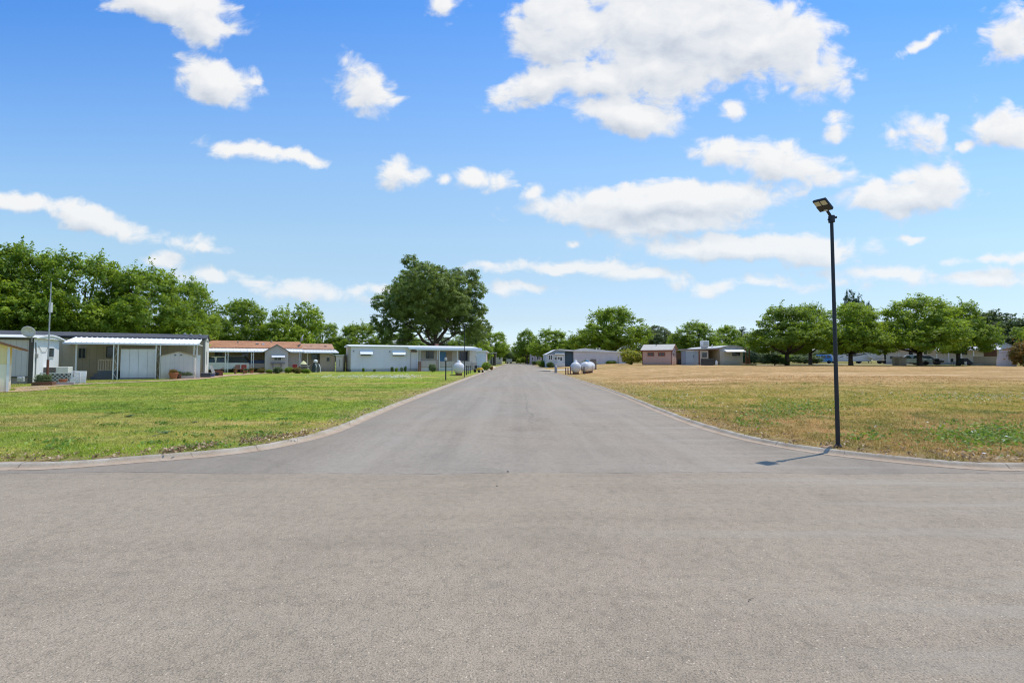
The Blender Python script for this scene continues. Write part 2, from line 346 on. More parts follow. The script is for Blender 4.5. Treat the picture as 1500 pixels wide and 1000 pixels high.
def asphalt(name, base, warm):
    m = bpy.data.materials.new(name); nt = NT(m); nt.dim = '2D'
    geo = nt.n('ShaderNodeNewGeometry').outputs['Position']
    sp = nt.n('ShaderNodeSeparateXYZ', ins={0: geo})
    big = nt.noise(geo, .16, 4, .6, .4); mid = nt.noise(geo, 1.1, 5, .65); fin = nt.noise(geo, 12, 4, .7)
    mp = nt.n('ShaderNodeMapping', ins={'Vector': geo, 'Scale': (2.2, .10, 1)}); streak = nt.noise(mp, 1, 4, .6)
    mp2 = nt.n('ShaderNodeMapping', ins={'Vector': geo, 'Scale': (.10, 2.0, 1)}); streak2 = nt.noise(mp2, 1, 4, .6)
    vo = nt.n('ShaderNodeTexVoronoi', voronoi_dimensions='2D', ins={'Vector': geo, 'Scale': 130.}); vo2 = nt.n('ShaderNodeTexVoronoi', voronoi_dimensions='2D', ins={'Vector': geo, 'Scale': 60.})
    grit = nt.noise(geo, 95, 4, .75)
    cold = tuple(base*x for x in (1.02, 1.0, .97)); wrm = tuple(base*x for x in (1.11, .995, .89))
    c = nt.mix(nt.mr(big, .35, .65), wrm if warm else tuple(base*x for x in (1.07, 1.0, .93)), cold if not warm else tuple(base*x for x in (1.10, 1.0, .89)))
    k = nt.math('ADD', nt.math('MULTIPLY', mid, .5), nt.math('MULTIPLY', streak if not warm else streak2, .5))
    c = nt.mix(1., c, nt.ramp(k, [(.33, .88), (.5, 1.), (.68, 1.08)]), 'MULTIPLY')
    # dark fine patches
    c = nt.mix(1., c, nt.ramp(fin, [(.3, .84), (.5, 1.), (.75, 1.07)]), 'MULTIPLY')
    patch = nt.noise(geo, .55, 6, .75, 1.); c = nt.mix(1., c, nt.ramp(patch, [(.56, 1.), (.72, .86)]), 'MULTIPLY')
    # aggregate
    c = nt.mix(1., c, nt.ramp(grit, [(.26, .42), (.45, .92), (.60, 1.12), (.78, 1.85)]), 'MULTIPLY')
    vr = nt.n('ShaderNodeSeparateColor', ins={0: vo2.outputs['Color']}).outputs[0]
    peb = nt.math('MULTIPLY', nt.math('GREATER_THAN', vr, .982), nt.math('LESS_THAN', vo2.outputs['Distance'], .30))
    c = nt.mix(nt.math('MULTIPLY', peb, .55), c, (.62, .58, .52))
    vr2 = nt.n('ShaderNodeSeparateColor', ins={0: vo.outputs['Color']}).outputs[1]
    c = nt.mix(nt.math('MULTIPLY', nt.math('GREATER_THAN', vr2, .90), .45), c, tuple(base*.35 for _ in range(3)))
    # tyre-polished lanes and a worn centre joint along the avenue
    xr = nt.math('SUBTRACT', sp.outputs[0], nt.math('MULTIPLY_ADD', sp.outputs[1], .0105, .25))
    if not warm:
        ax = nt.math('ABSOLUTE', nt.math('SUBTRACT', nt.math('ABSOLUTE', xr), 1.9)); lane = nt.mr(nt.math('ABSOLUTE', nt.math('SUBTRACT', ax, .72)), .0, .60, 1, 0, True)
        c = nt.mix(nt.math('MULTIPLY', lane, nt.mr(streak, .35, .6, .05, .35)), c, tuple(base*x for x in (1.14, 1.13, 1.10)))
        edge = nt.mr(nt.math('ABSOLUTE', xr), 3.1, 4.1, 0, .35, True); c = nt.mix(edge, c, tuple(base*x for x in (.70, .66, .60)))
        wob = nt.math('MULTIPLY_ADD', nt.noise(geo, 1.2, 5, .7), .5, -.15)
        cj = nt.mr(nt.math('ABSOLUTE', nt.math('SUBTRACT', xr, wob)), .0, .035, 1, 0); cj = nt.math('MULTIPLY', cj, nt.math('MULTIPLY', nt.mr(sp.outputs[1], 9, 13, 0, 1), nt.mr(sp.outputs[1], 19, 26, 1, .25)))
        c = nt.mix(nt.math('MULTIPLY', cj, .55), c, tuple(base*.45 for _ in range(3)))
    mp3 = nt.n('ShaderNodeMapping', ins={'Vector': geo, 'Rotation': (0, 0, .42), 'Scale': (.16, 2.6, 1)}); sweep = nt.noise(mp3, 1, 4, .6)
    c = nt.mix(nt.math('MULTIPLY', nt.mr(sweep, .52, .66, 0, .5), nt.mr(sp.outputs[0], .5, 4, .1, 1)), c, tuple(base*x for x in (1.22, 1.22, 1.20)))
    oil = nt.n('ShaderNodeTexVoronoi', voronoi_dimensions='2D', ins={'Vector': geo, 'Scale': .8}); oc = nt.n('ShaderNodeSeparateColor', ins={0: oil.outputs['Color']}).outputs[0]
    od = nt.mr(nt.math('ADD', oil.outputs['Distance'], nt.math('MULTIPLY', nt.noise(geo, 14, 3), .12)), .06, .13, 1, 0, True); c = nt.mix(nt.math('MULTIPLY', nt.math('MULTIPLY', od, nt.math('GREATER_THAN', oc, .72)), .28), c, tuple(base*.5 for _ in range(3)))
    # hairline cracks
    cm = nt.n('ShaderNodeTexVoronoi', feature='DISTANCE_TO_EDGE', voronoi_dimensions='2D', ins={'Vector': nt.vm('ADD', geo, nt.vm('MULTIPLY', nt.n('ShaderNodeTexNoise', ins={'Vector': geo, 'Scale': .9, 'Detail': 6.}).outputs['Color'], (2.2, 2.2, 0)).outputs[0]).outputs[0], 'Scale': .16})
    crk = nt.math('MULTIPLY', nt.math('LESS_THAN', cm.outputs['Distance'], .0010), nt.math('GREATER_THAN', nt.noise(geo, .3, 2), .60))
    c = nt.mix(1., c, (1.118, 1.01, .835) if warm else (1.13, 1.01, .84), 'MULTIPLY')
    hgt = nt.math('ADD', grit, nt.math('MULTIPLY', vo.outputs['Distance'], .8))
    return nt.out(bsdf(nt, c, .9, hgt, .55, .006, 0, .25))
ROAD_M = asphalt('road_asphalt', .262, False); CROSS_M = asphalt('cross_street_asphalt', .268, True)

def cdt_mesh(name, poly, mat, inner=None, zf=lambda x, y: 0., parent=None, kind='structure'):
    """triangulated sheet inside the outline poly, with extra points"""
    pts = [Vector(p) for p in poly]; n = len(pts)
    extra = [Vector(p) for p in (inner or [])]
    r = delaunay_2d_cdt(pts+extra, [(i, (i+1) % n) for i in range(n)], [], 0, 1e-5)
    vs, fs = r[0], r[2]
    px = np.array([(p[0], p[1]) for p in poly])
    def inside(x, y):
        a = px; b = np.roll(px, -1, 0)
        c = ((a[:, 1] > y) != (b[:, 1] > y)) & (x < (b[:, 0]-a[:, 0])*(y-a[:, 1])/(b[:, 1]-a[:, 1]+1e-12)+a[:, 0])
        return c.sum() % 2 == 1
    ff = [f for f in fs if inside(sum(vs[i].x for i in f)/len(f), sum(vs[i].y for i in f)/len(f))]
    me = bpy.data.meshes.new(name); me.from_pydata([(v.x, v.y, float(zf(v.x, v.y))) for v in vs], [], [tuple(f) for f in ff])
    bm = bmesh.new(); bm.from_mesh(me)
    bmesh.ops.recalc_face_normals(bm, faces=bm.faces)
    if sum(f.normal.z for f in bm.faces) < 0: bmesh.ops.reverse_faces(bm, faces=bm.faces)
    bm.to_mesh(me); bm.free()
    me.materials.append(mat)
    for p in me.polygons: p.use_smooth = True
    o = link(name, me, parent); o['kind'] = kind; return o
SEAM = 6.08
kl = [p for p in KL if p[0] > -7.6]; kr = [p for p in KR if p[0] < 7.4]
sm = [(x, SEAM+.035*math.sin(x*.9)+.03*math.sin(x*2.3+1)+random.uniform(-.012, .012)) for x in np.linspace(-7.3, 7.1, 90)]
# main road: from the seam up the avenue
road_poly = [(p[0], p[1]) for p in kl]+[(p[0], p[1]) for p in reversed(kr)]+[(x, y-.05) for x, y in reversed(sm)]
cdt_mesh('road', road_poly, ROAD_M, zf=lambda x, y: 0.0)
m = MB(); m.add([(-260, -4.2, .004), (260, -4.2, .004)]+[(260, 5.9, .004)]+[(7.4, 6.13, .004)]+[(x, y, .004) for x, y in reversed(sm)]+[(-7.6, 6.16, .004), (-260, 5.95, .004)], [tuple(range(2+2+90+2))])
o = m.build('cross_street', CROSS_M); o['kind'] = 'structure'
# dark joint along the seam, lying a little proud
SEALM = simple((.085, .075, .065), .9, 0, 'joint')
m = MB()
for i in range(len(sm)-1):
    if random.random() < .80:
        w0 = random.uniform(.003, .013); (x0, y0), (x1, y1) = sm[i], sm[i+1]
        m.add([(x0, y0-.002, .008), (x1, y1-.002, .008), (x1, y1+w0, .008), (x0, y0+w0, .008)], [(0, 1, 2, 3)])
o = m.build('road_joint', SEALM); o['kind'] = 'structure'

def concrete():
    m = bpy.data.materials.new('kerb_concrete'); nt = NT(m); geo = nt.n('ShaderNodeNewGeometry').outputs['Position']
    at_ = nt.n('ShaderNodeAttribute', attribute_name='run').outputs['Fac']
    sp = nt.n('ShaderNodeSeparateXYZ', ins={0: geo})
    n = nt.noise(geo, 3, 6, .65); n2 = nt.noise(geo, 40, 4, .7); n3 = nt.noise(geo, .8, 4, .6)
    c = nt.ramp(nt.math('ADD', nt.math('MULTIPLY', n, .6), nt.math('MULTIPLY', n2, .4)), [(.30, (.22, .18, .13)), (.5, (.38, .33, .26)), (.70, (.52, .47, .39))])
    pan = nt.mr(nt.math('ADD', sp.outputs[2], nt.math('MULTIPLY', n, .04)), .02, .07)
    c = nt.mix(pan, nt.mix(.6, c, (.42, .29, .19)), c)
    c = nt.mix(nt.mr(n3, .55, .75, 0, .35), c, (.22, .16, .11))
    fr = nt.math('FRACT', nt.math('DIVIDE', at_, 3.05)); j = nt.math('LESS_THAN', fr, .006)
    c = nt.mix(nt.math('MULTIPLY', j, .6), c, (.10, .08, .06))
    ck = nt.n('ShaderNodeTexVoronoi', feature='DISTANCE_TO_EDGE', voronoi_dimensions='2D', ins={'Vector': geo, 'Scale': .55}); cr = nt.math('LESS_THAN', ck.outputs['Distance'], .0025)
    c = nt.mix(nt.math('MULTIPLY', cr, .5), c, (.1, .08, .06))
    return nt.out(bsdf(nt, c, .9, n2, .5, .01, 0, .2))
KERB_M = concrete()
PROF = [(-.03, .004), (.0, .008), (.075, .006), (.10, .010), (.128, .036), (.143, .054), (.16, .062), (.215, .066), (.25, .03)]
def kerb(P, sign):
    P = np.array(P); T = np.gradient(P, axis=0); T /= np.linalg.norm(T, axis=1)[:, None]; N = np.stack([-T[:, 1], T[:, 0]], 1)*sign
    run = np.concatenate([[0], np.cumsum(np.linalg.norm(np.diff(P, axis=0), axis=1))])
    vs = []; ra = []
    for i in range(len(P)):
        wv = .006*math.sin(run[i]*2.1)+random.uniform(-.004, .004)
        for d, z in PROF:
            q = P[i]+N[i]*(d+(wv if d > .12 else 0)); vs.append((q[0], q[1], z+(wv*.4 if z > .05 else 0))); ra.append(run[i])
    k = len(PROF); fs = [(i*k+j, i*k+j+1, (i+1)*k+j+1, (i+1)*k+j) for i in range(len(P)-1) for j in range(k-1)]
    me = bpy.data.meshes.new('kerb'); me.from_pydata(vs, [], fs)
    bm = bmesh.new(); bm.from_mesh(me); bmesh.ops.recalc_face_normals(bm, faces=bm.faces)
    if sum(f.normal.z for f in bm.faces) < 0: bmesh.ops.reverse_faces(bm, faces=bm.faces)
    bm.to_mesh(me); bm.free()
    a = me.attributes.new('run', 'FLOAT', 'POINT'); a.data.foreach_set('value', ra)
    me.materials.append(KERB_M)
    for p in me.polygons: p.use_smooth = True
    o = link('kerb', me); o['kind'] = 'structure'; return o
KLd = catmull(KL, .25); KRd = catmull(KR, .25)
kerb(KLd, 1); kerb(KRd, -1)

# ---- grass sheets
def grasscolor(nt, geo, side):
    sp = nt.n('ShaderNodeSeparateXYZ', ins={0: geo}); X, Y = sp.outputs[0], sp.outputs[1]
    big = nt.noise(geo, .11, 5, .6, .6); mid = nt.noise(geo, .7, 6, .68, .5); fin = nt.noise(geo, 5, 6, .75); mic = nt.noise(geo, 34, 4, .8)
    mpy = nt.n('ShaderNodeMapping', ins={'Vector': geo, 'Scale': (.06, .5, 1)}); band = nt.noise(mpy, 1, 5, .6)
    if side == 'L':
        c = nt.ramp(mid, [(.32, (.085, .145, .018)), (.48, (.175, .235, .030)), (.60, (.245, .280, .045)), (.72, (.33, .30, .10))])
        c = nt.mix(nt.mr(big, .45, .68, 0, .75), c, (.20, .30, .022))
        dry = nt.math('MULTIPLY', nt.mr(nt.math('ADD', X, nt.math('MULTIPLY', Y, .62)), -2., -9., 0, 1), nt.mr(band, .38, .6, .1, .85))
        c = nt.mix(dry, c, (.32, .29, .095))
        c = nt.mix(nt.mr(band, .52, .68, 0, .75), c, (.40, .31, .12)); c = nt.mix(nt.mr(nt.noise(geo, .22, 6, .7, 1.2), .50, .64, 0, .6), c, (.13, .22, .03))
        c = nt.mix(nt.mr(nt.noise(geo, .45, 5, .7, .8), .60, .70, 0, .6), c, (.05, .115, .018))
    else:
        Yn = nt.math('ADD', Y, nt.math('MULTIPLY', nt.math('SUBTRACT', big, .5), 14))
        near = nt.ramp(mid, [(.32, (.15, .17, .035)), (.5, (.34, .27, .095)), (.68, (.47, .33, .15))])
        midc = nt.ramp(mid, [(.30, (.17, .22, .03)), (.52, (.34, .31, .07)), (.72, (.47, .37, .14))])
        far = nt.ramp(nt.math('ADD', nt.math('MULTIPLY', mid, .5), nt.math('MULTIPLY', band, .5)), [(.36, (.33, .24, .10)), (.5, (.45, .33, .155)), (.64, (.60, .46, .25))])
        c = nt.mix(nt.mr(Yn, 9.5, 12.5, 0, 1), near, midc)
        c = nt.mix(nt.mr(Yn, 17., 27., 0, 1), c, far)
        gp = nt.math('MULTIPLY', nt.mr(nt.noise(geo, .33, 5, .72, .8), .56, .68, 0, .8), nt.mr(Yn, 14, 24, 1, .06))
        c = nt.mix(gp, c, (.085, .165, .025))
        c = nt.mix(nt.math('MULTIPLY', nt.mr(band, .60, .72, 0, .6), nt.mr(Yn, 20, 30, 0, 1)), c, (.66, .54, .37))
        rb = nt.math('SUBTRACT', X, nt.math('MULTIPLY', Y, .0105)); c = nt.mix(nt.math('MULTIPLY', nt.mr(rb, 7.5, 4.6, 0, .6), nt.mr(Yn, 16, 26, 0, 1)), c, (.36, .33, .13))
        tree_shade = nt.mr(Y, 53.5, 57, 0, .85); c = nt.mix(nt.math('MULTIPLY', tree_shade, nt.mr(X, 26, 32, .2, 1)), c, (.21, .23, .07))  # greener band below the far trees, their shade painted into the grass colour
    c = nt.mix(1., c, (1.24, 1.16, 1.12) if side == 'L' else (.98, .85, .77), 'MULTIPLY')
    c = nt.mix(1., c, nt.ramp(fin, [(.28, .55), (.5, 1.), (.72, 1.32)]), 'MULTIPLY')
    c = nt.mix(1., c, nt.ramp(mic, [(.28, .55), (.5, 1.), (.72, 1.40)]), 'MULTIPLY')
    return c, fin, mic
def grassmat(side):
    m = bpy.data.materials.new('grass_ground'); nt = NT(m); nt.dim = '2D'; geo = nt.n('ShaderNodeNewGeometry').outputs['Position']
    c, fin, mic = grasscolor(nt, geo, side)
    # bare, straw-strewn verge right behind the kerb
    at_ = nt.n('ShaderNodeAttribute', attribute_name='edge').outputs['Fac']
    e = nt.math('MULTIPLY', at_, nt.mr(nt.noise(geo, .8, 5, .7, .5), .40, .54, .15, 1.))
    c = nt.mix(e, c, nt.ramp(mic, [(.3, (.20, .12, .06)), (.7, (.50, .36, .19))]))
    h = nt.math('ADD', fin, nt.math('MULTIPLY', mic, .6))
    return nt.out(bsdf(nt, c, .95, h, .9, .05, 0, .1))
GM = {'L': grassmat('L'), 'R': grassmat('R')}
def dist_to(P, xy):
    P = np.array(P)[::2]; return np.sqrt(((P[None]-xy[:, None])**2).sum(2)).min(1)
def lawn(name, Ko, sgn, side):
    K = [tuple(p) for p in Ko]
    far = 420.
    poly = K+[(K[-1][0], far), (sgn*260, far)]
    inner = []
    for y in list(np.arange(6.6, 30, 1.0))+list(np.arange(30, 90, 2.))+list(np.arange(90, far, 12.)):
        st = 1.0 if y < 30 else (2. if y < 90 else 12.)
        for x in np.arange(.5, 75 if y < 90 else 250, st):
            inner.append((sgn*(x+.01*random.random()), y+.01*random.random()))
    kd = np.array(K)
    inner = np.array(inner)
    # keep those inside the outline and off the kerb
    d = dist_to(K, inner); inner = inner[d > .45]
    xk = np.interp(inner[:, 1], kd[:, 1], kd[:, 0]) if sgn < 0 else np.interp(inner[:, 1], kd[:, 1], kd[:, 0])
    ok = (sgn*(inner[:, 0]-xk) > .2)
    # close to the kerb add two rows for the bare edge
    e1 = offset(Ko, .35, 1 if sgn < 0 else -1); e1 = e1[(np.abs(e1[:, 0]) < 30) & (e1[:, 1] < 60)]
    inner = np.vstack([inner[ok], e1])
    ksx = set()
    def zf(x, y):
        return float(zt(x, y))
    o = cdt_mesh(name, poly, GM[side], [tuple(p) for p in inner], zf)
    xy = np.array([(v.co.x, v.co.y) for v in o.data.vertices]); dd = dist_to(K, xy)
    a = o.data.attributes.new('edge', 'FLOAT', 'POINT'); a.data.foreach_set('value', np.clip(1-dd/.95, 0, 1))
    return o
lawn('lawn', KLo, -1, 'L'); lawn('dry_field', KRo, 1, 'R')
# ground sheet to the horizon, below everything
GF = bpy.data.materials.new('open_ground'); nt = NT(GF); geo = nt.n('ShaderNodeNewGeometry').outputs['Position']
n = nt.noise(geo, .02, 6, .6); nt.out(bsdf(nt, nt.ramp(n, [(.35, (.12, .14, .04)), (.65, (.27, .22, .10))]), .95))
m = MB(); m.add([(-2500, -2500, -.06), (2500, -2500, -.06), (2500, 3500, -.06), (-2500, 3500, -.06)], [(0, 1, 2, 3)])
o = m.build('ground', GF); o['kind'] = 'structure'
m = MB(); m.add([(-260, -60, .055), (260, -60, .055), (260, -4.4, .055), (-260, -4.4, .055)], [(0, 1, 2, 3)])
o = m.build('verge_ground', GM['L']); o['kind'] = 'structure'
k2 = [(x, -4.2) for x in np.arange(-120, 121, 2.)]; kerb(k2, -1)
# trodden dirt path in front of the left homes
DIRT = bpy.data.materials.new('dirt'); nt = NT(DIRT); geo = nt.n('ShaderNodeNewGeometry').outputs['Position']
n = nt.noise(geo, 2, 6, .7); n2 = nt.noise(geo, 25, 4, .7)
nt.out(bsdf(nt, nt.ramp(nt.math('ADD', nt.math('MULTIPLY', n, .5), nt.math('MULTIPLY', n2, .5)), [(.38, (.26, .17, .10)), (.6, (.52, .38, .25))]), .95, n2, .6, .02, 0, .1))
def strip(name, ctr, widths, mat, dz=.006, kind='structure'):
    C = np.array(catmull(ctr, .5)); T = np.gradient(C, axis=0); T /= np.linalg.norm(T, axis=1)[:, None]; N = np.stack([-T[:, 1], T[:, 0]], 1)
    w = np.interp(np.linspace(0, 1, len(C)), np.linspace(0, 1, len(widths)), widths); vs = []
    for i in range(len(C)):
        for s_ in (-1, -.33, .33, 1):
            j = random.uniform(-.05, .05)+w[i]/2*s_
            q = C[i]+N[i]*j; vs.append((q[0], q[1], float(zt(q[0], q[1]))+dz))
    fs = [(i*4+j, i*4+j+1, (i+1)*4+j+1, (i+1)*4+j) for i in range(len(C)-1) for j in range(3)]
    m = MB(); m.add(vs, fs); o = m.build(name, mat)
    if o.data.polygons[0].normal.z < 0:
        o.data.flip_normals()
    o['kind'] = kind; return o
def gp(px, Y): p = G(px, Y); return (p.x, p.y)
strip('dirt_path', [(-34, 16.), gp(0, 20.5), gp(52, 23.8), gp(104, 26.4), gp(169, 28.6), gp(217, 30.3), gp(251, 31.8), gp(283, 34.4), gp(310, 39), gp(340, 43), gp(400, 50), gp(455, 54)], [1.1, 1.3, 1.2, 1.2, 1.2, 1.4, 1.8, 2.2, 2.4, 2.2, 2.0, 1.8], DIRT, .02)
strip('gravel_driveway', [gp(1000, 76), gp(1100, 70), gp(1200, 72), gp(1300, 74), gp(1400, 74)], [4, 6, 6, 6, 5], simple((.50, .42, .32), .95, 0, 'gravel'), .012)
strip('gravel_apron', [(3.9, 62), (5.8, 63), (9, 66)], [3, 5, 5], simple((.50, .45, .38), .95, 0, 'gravel_b'), .012)
strip('gravel_path', [(-4.0, 58), (-4.0, 66), (-3.9, 80), (-3.8, 100)], [.9, 1.2, 1.2, 1.0], simple((.52, .46, .38), .95, 0, 'gravel_c'), .014)

# ---- grass blades (uncountable) : real little triangles over the nearer ground
def blades(name, label, side, n, seed, box, hmin, hmax):
    rs = np.random.RandomState(seed)
    K = np.array(KLo if side == 'L' else KRo)
    x0, x1, y0, y1 = box
    # density falls with distance from the crossing
    yy = 1/(1/y0+(1/y1-1/y0)*rs.rand(n*3)); xx = x0+(x1-x0)*rs.rand(n*3)
    keep = np.abs(xx) < yy*1.25+2
    xx, yy = xx[keep], yy[keep]
    kd = K; xk = np.interp(yy, kd[:, 1], kd[:, 0]); s = -1 if side == 'L' else 1
    d = s*(xx-xk); ok = (d > -.06); xx, yy = xx[ok][:n], yy[ok][:n]
    # rounded corner: also need distance behind the cross street kerb
    xy = np.stack([xx, yy], 1)
    dm = np.concatenate([dist_to(K, xy[i:i+4000]) for i in range(0, len(xy), 4000)])
    f = np.sin(xx*2.1+np.sin(yy*1.7)*1.5)*np.sin(yy*2.9+xx*.6)
    keep = rs.rand(len(xx)) < np.clip(.12+dm*1.1, 0, 1)*np.clip(.75+.4*f, .2, 1)
    xx, yy = xx[keep], yy[keep]; m = len(xx)
    B = 5
    X = np.repeat(xx, B)+rs.normal(0, .022, m*B); Y = np.repeat(yy, B)+rs.normal(0, .022, m*B)
    dist = Y; hh = (hmin+(hmax-hmin)*rs.rand(m*B)**1.6); wd = (.0035+.0004*dist)*(.7+.6*rs.rand(m*B))
    an = rs.rand(m*B)*2*PI; la = rs.rand(m*B)*2*PI; ln = hh*(.25+.75*rs.rand(m*B))
    Z = zt(X, Y)-.004
    v = np.empty((m*B, 3, 3))
    v[:, 0] = np.stack([X-np.cos(an)*wd, Y-np.sin(an)*wd, Z], 1); v[:, 1] = np.stack([X+np.cos(an)*wd, Y+np.sin(an)*wd, Z], 1)
    v[:, 2] = np.stack([X+np.cos(la)*ln, Y+np.sin(la)*ln, Z+hh], 1)
    me = bpy.data.meshes.new(name); N = m*B
    me.vertices.add(N*3); me.vertices.foreach_set('co', v.reshape(-1)); me.loops.add(N*3); me.loops.foreach_set('vertex_index', np.arange(N*3, dtype=np.int32))
    me.polygons.add(N); me.polygons.foreach_set('loop_start', np.arange(0, N*3, 3, dtype=np.int32)); me.polygons.foreach_set('loop_total', np.full(N, 3, np.int32))
    me.update(calc_edges=True)
    t = np.repeat(rs.rand(N), 3); a = me.attributes.new('tint', 'FLOAT', 'POINT'); a.data.foreach_set('value', t)
    mt = bpy.data.materials.new('grass_blades'); nt = NT(mt); nt.dim = '2D'; geo = nt.n('ShaderNodeNewGeometry').outputs['Position']
    c, fin, mic = grasscolor(nt, geo, side)
    tn = nt.n('ShaderNodeAttribute', attribute_name='tint').outputs['Fac']
    c = nt.mix(1., c, nt.ramp(tn, [(0, 1.1), (.5, 1.6), (1., 2.2)]), 'MULTIPLY')
    if side == 'R': c = nt.mix(nt.mr(tn, .55, .95, 0, .6), c, (.85, .62, .34))
    else: c = nt.mix(nt.mr(tn, .70, .98, 0, .75), c, (.75, .66, .30))
    dd = nt.n('ShaderNodeBsdfDiffuse', ins={0: c}); tt = nt.n('ShaderNodeBsdfTranslucent', ins={0: c})
    mx = nt.n('ShaderNodeMixShader', ins={0: .48}); nt.t.links.new(dd.outputs[0], mx.inputs[1]); nt.t.links.new(tt.outputs[0], mx.inputs[2]); nt.out(mx.outputs[0])
    me.materials.append(mt); o = link(name, me); tag(o, label, 'grass', kind='stuff'); return o
blades('lawn_grass', 'short mown green grass left of the road', 'L', 52000, 3, (-30, -3.3, 6.35, 34), .018, .060)
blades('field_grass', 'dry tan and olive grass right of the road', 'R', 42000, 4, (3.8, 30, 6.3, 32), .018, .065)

# ------------------------------------------------------------------ trees
def crown_mesh(name, lobes, mat, seed, leaf=.17, cr=.45, per=50, dens=1., shoots=60, up=.55, zmin=None, interior=.22, aspect=.62, flat=.7):
    rs = np.random.RandomState(seed); C = []; Rr = []; Out = []
    L = [(np.array(l[:3], float), np.array(l[3:6] if len(l) > 4 else [l[3]]*3, float)) for l in lobes]
    for i, (c, r) in enumerate(L):
        area = 4*PI*((r[0]*r[1])**1.6/3+(r[0]*r[2])**1.6/3+(r[1]*r[2])**1.6/3)**(1/1.6)
        n = int(area/(PI*cr*cr)*dens*1.15)
        d = rs.normal(size=(n, 3)); d /= np.linalg.norm(d, axis=1)[:, None]
        rf = np.where(rs.rand(n) < interior, .35+.5*rs.rand(n), 1-np.abs(rs.normal(0, .10, n)))
        rf *= 1+.10*np.sin(d[:, 0]*5+i)*np.sin(d[:, 2]*6+i*2)
        p = c+d*r*rf[:, None]; keep = np.ones(n, bool)
        for j, (c2, r2) in enumerate(L):
            if j == i: continue
            q = np.linalg.norm((p-c2)/r2, axis=1); keep &= ~((q < .72) & (rs.rand(n) < .8))
        if zmin is not None: keep &= p[:, 2] > zmin+.3*rs.rand(n)
        C.append(p[keep]); Out.append(d[keep])
    C = np.concatenate(C); Out = np.concatenate(Out); n = len(C)
    cl_r = cr*(.6+.7*rs.rand(n)); k = per
    o = rs.normal(size=(n, k, 3)); o /= np.linalg.norm(o, axis=2)[:, :, None]; o *= (rs.rand(n, k, 1)**.45)
    P = C[:, None]+o*cl_r[:, None, None]*np.array([1, 1, flat])
    nrm = Out[:, None]*.55+o*.35+np.array([0, 0, up])+rs.normal(0, .42, (n, k, 3))
    ct = rs.rand(n); lc = np.sin(C[:, 0]*1.15+C[:, 2]*.8)*np.sin(C[:, 1]*1.2-C[:, 2]*1.4); tint = np.clip(.20+.38*ct[:, None]+.22*rs.rand(n, k)+.16*o[:, :, 2]+.13*lc[:, None], 0, 1)  # leaves on top of each clump tinted lighter, as if lit from above
    P = P.reshape(-1, 3); nrm = nrm.reshape(-1, 3); tint = tint.reshape(-1)
    if shoots:
        idx = rs.choice(n, min(n, shoots*4), replace=False); idx = idx[Out[idx][:, 2] > -.25][:shoots]
        for i in idx:
            d = Out[i]*.8+np.array([0, 0, .75])+rs.normal(0, .25, 3); d /= np.linalg.norm(d); ln = cr*(1.1+1.5*rs.rand()); m = int(10+ln*10)
            t = rs.rand(m, 1); q = C[i]+d*ln*t+np.array([0, 0, -.22])*t*t*ln+rs.normal(0, .07, (m, 3))*(1.25-t)*2
            P = np.vstack([P, q]); nrm = np.vstack([nrm, rs.normal(0, .5, (m, 3))+[0, 0, .6]]); tint = np.concatenate([tint, .35+.4*rs.rand(m)])
    N = len(P); nrm /= np.linalg.norm(nrm, axis=1)[:, None]
    a = np.cross(nrm, rs.normal(size=(N, 3))); a /= np.linalg.norm(a, axis=1)[:, None]; b = np.cross(nrm, a)
    sz = leaf*(.6+.8*rs.rand(N))[:, None]; v = np.empty((N, 4, 3))
    v[:, 0] = P-a*sz*.5; v[:, 1] = P-b*sz*aspect*.5; v[:, 2] = P+a*sz*.5; v[:, 3] = P+b*sz*aspect*.5
    me = bpy.data.meshes.new(name); me.vertices.add(N*4); me.vertices.foreach_set('co', v.reshape(-1)); me.loops.add(N*4)
    me.loops.foreach_set('vertex_index', np.arange(N*4, dtype=np.int32)); me.polygons.add(N)
    me.polygons.foreach_set('loop_start', np.arange(0, N*4, 4, dtype=np.int32)); me.polygons.foreach_set('loop_total', np.full(N, 4, np.int32)); me.update(calc_edges=True)
    at_ = me.attributes.new('tint', 'FLOAT', 'POINT'); at_.data.foreach_set('value', np.repeat(tint, 4)); me.materials.append(mat)
    return me
def trunk_mesh(base_r, fork, limbs, seed, lean=(0, 0), twigs=3):
    rnd = random.Random(seed); m = MB()
    fx, fy, fz = lean[0], lean[1], fork
    m.tube([(0, 0, -.25), (0, 0, .05), (fx*.3+.03, fy*.3, fz*.4), (fx, fy, fz)], [base_r*1.45, base_r*1.15, base_r*.95, base_r*.9], 10)
    for (x, y, z) in limbs:
        a = Vector((fx, fy, fz-.12)); b = Vector((x, y, z)); mid = a.lerp(b, .5)+Vector((rnd.uniform(-.3, .3), rnd.uniform(-.3, .3), -.06*(b-a).length))
        r = base_r*.62; m.tube([a, a.lerp(mid, .5), mid, mid.lerp(b, .6), b], [r, r*.85, r*.62, r*.42, r*.18], 7)
        for _ in range(twigs):
            t = rnd.uniform(.35, .85); p = a.lerp(b, t); q = p+Vector((rnd.uniform(-1, 1), rnd.uniform(-1, 1), rnd.uniform(.2, 1.2)))*(b-a).length*.3
            m.tube([p, p.lerp(q, .5)+Vector((0, 0, .1)), q], [r*.35, r*.22, r*.08], 5)
    me = bpy.data.meshes.new('trunk'); me.from_pydata(m.v, [], m.f); me.materials.append(BARK)
    for p in me.polygons: p.use_smooth = True
    return me
VARS = {}
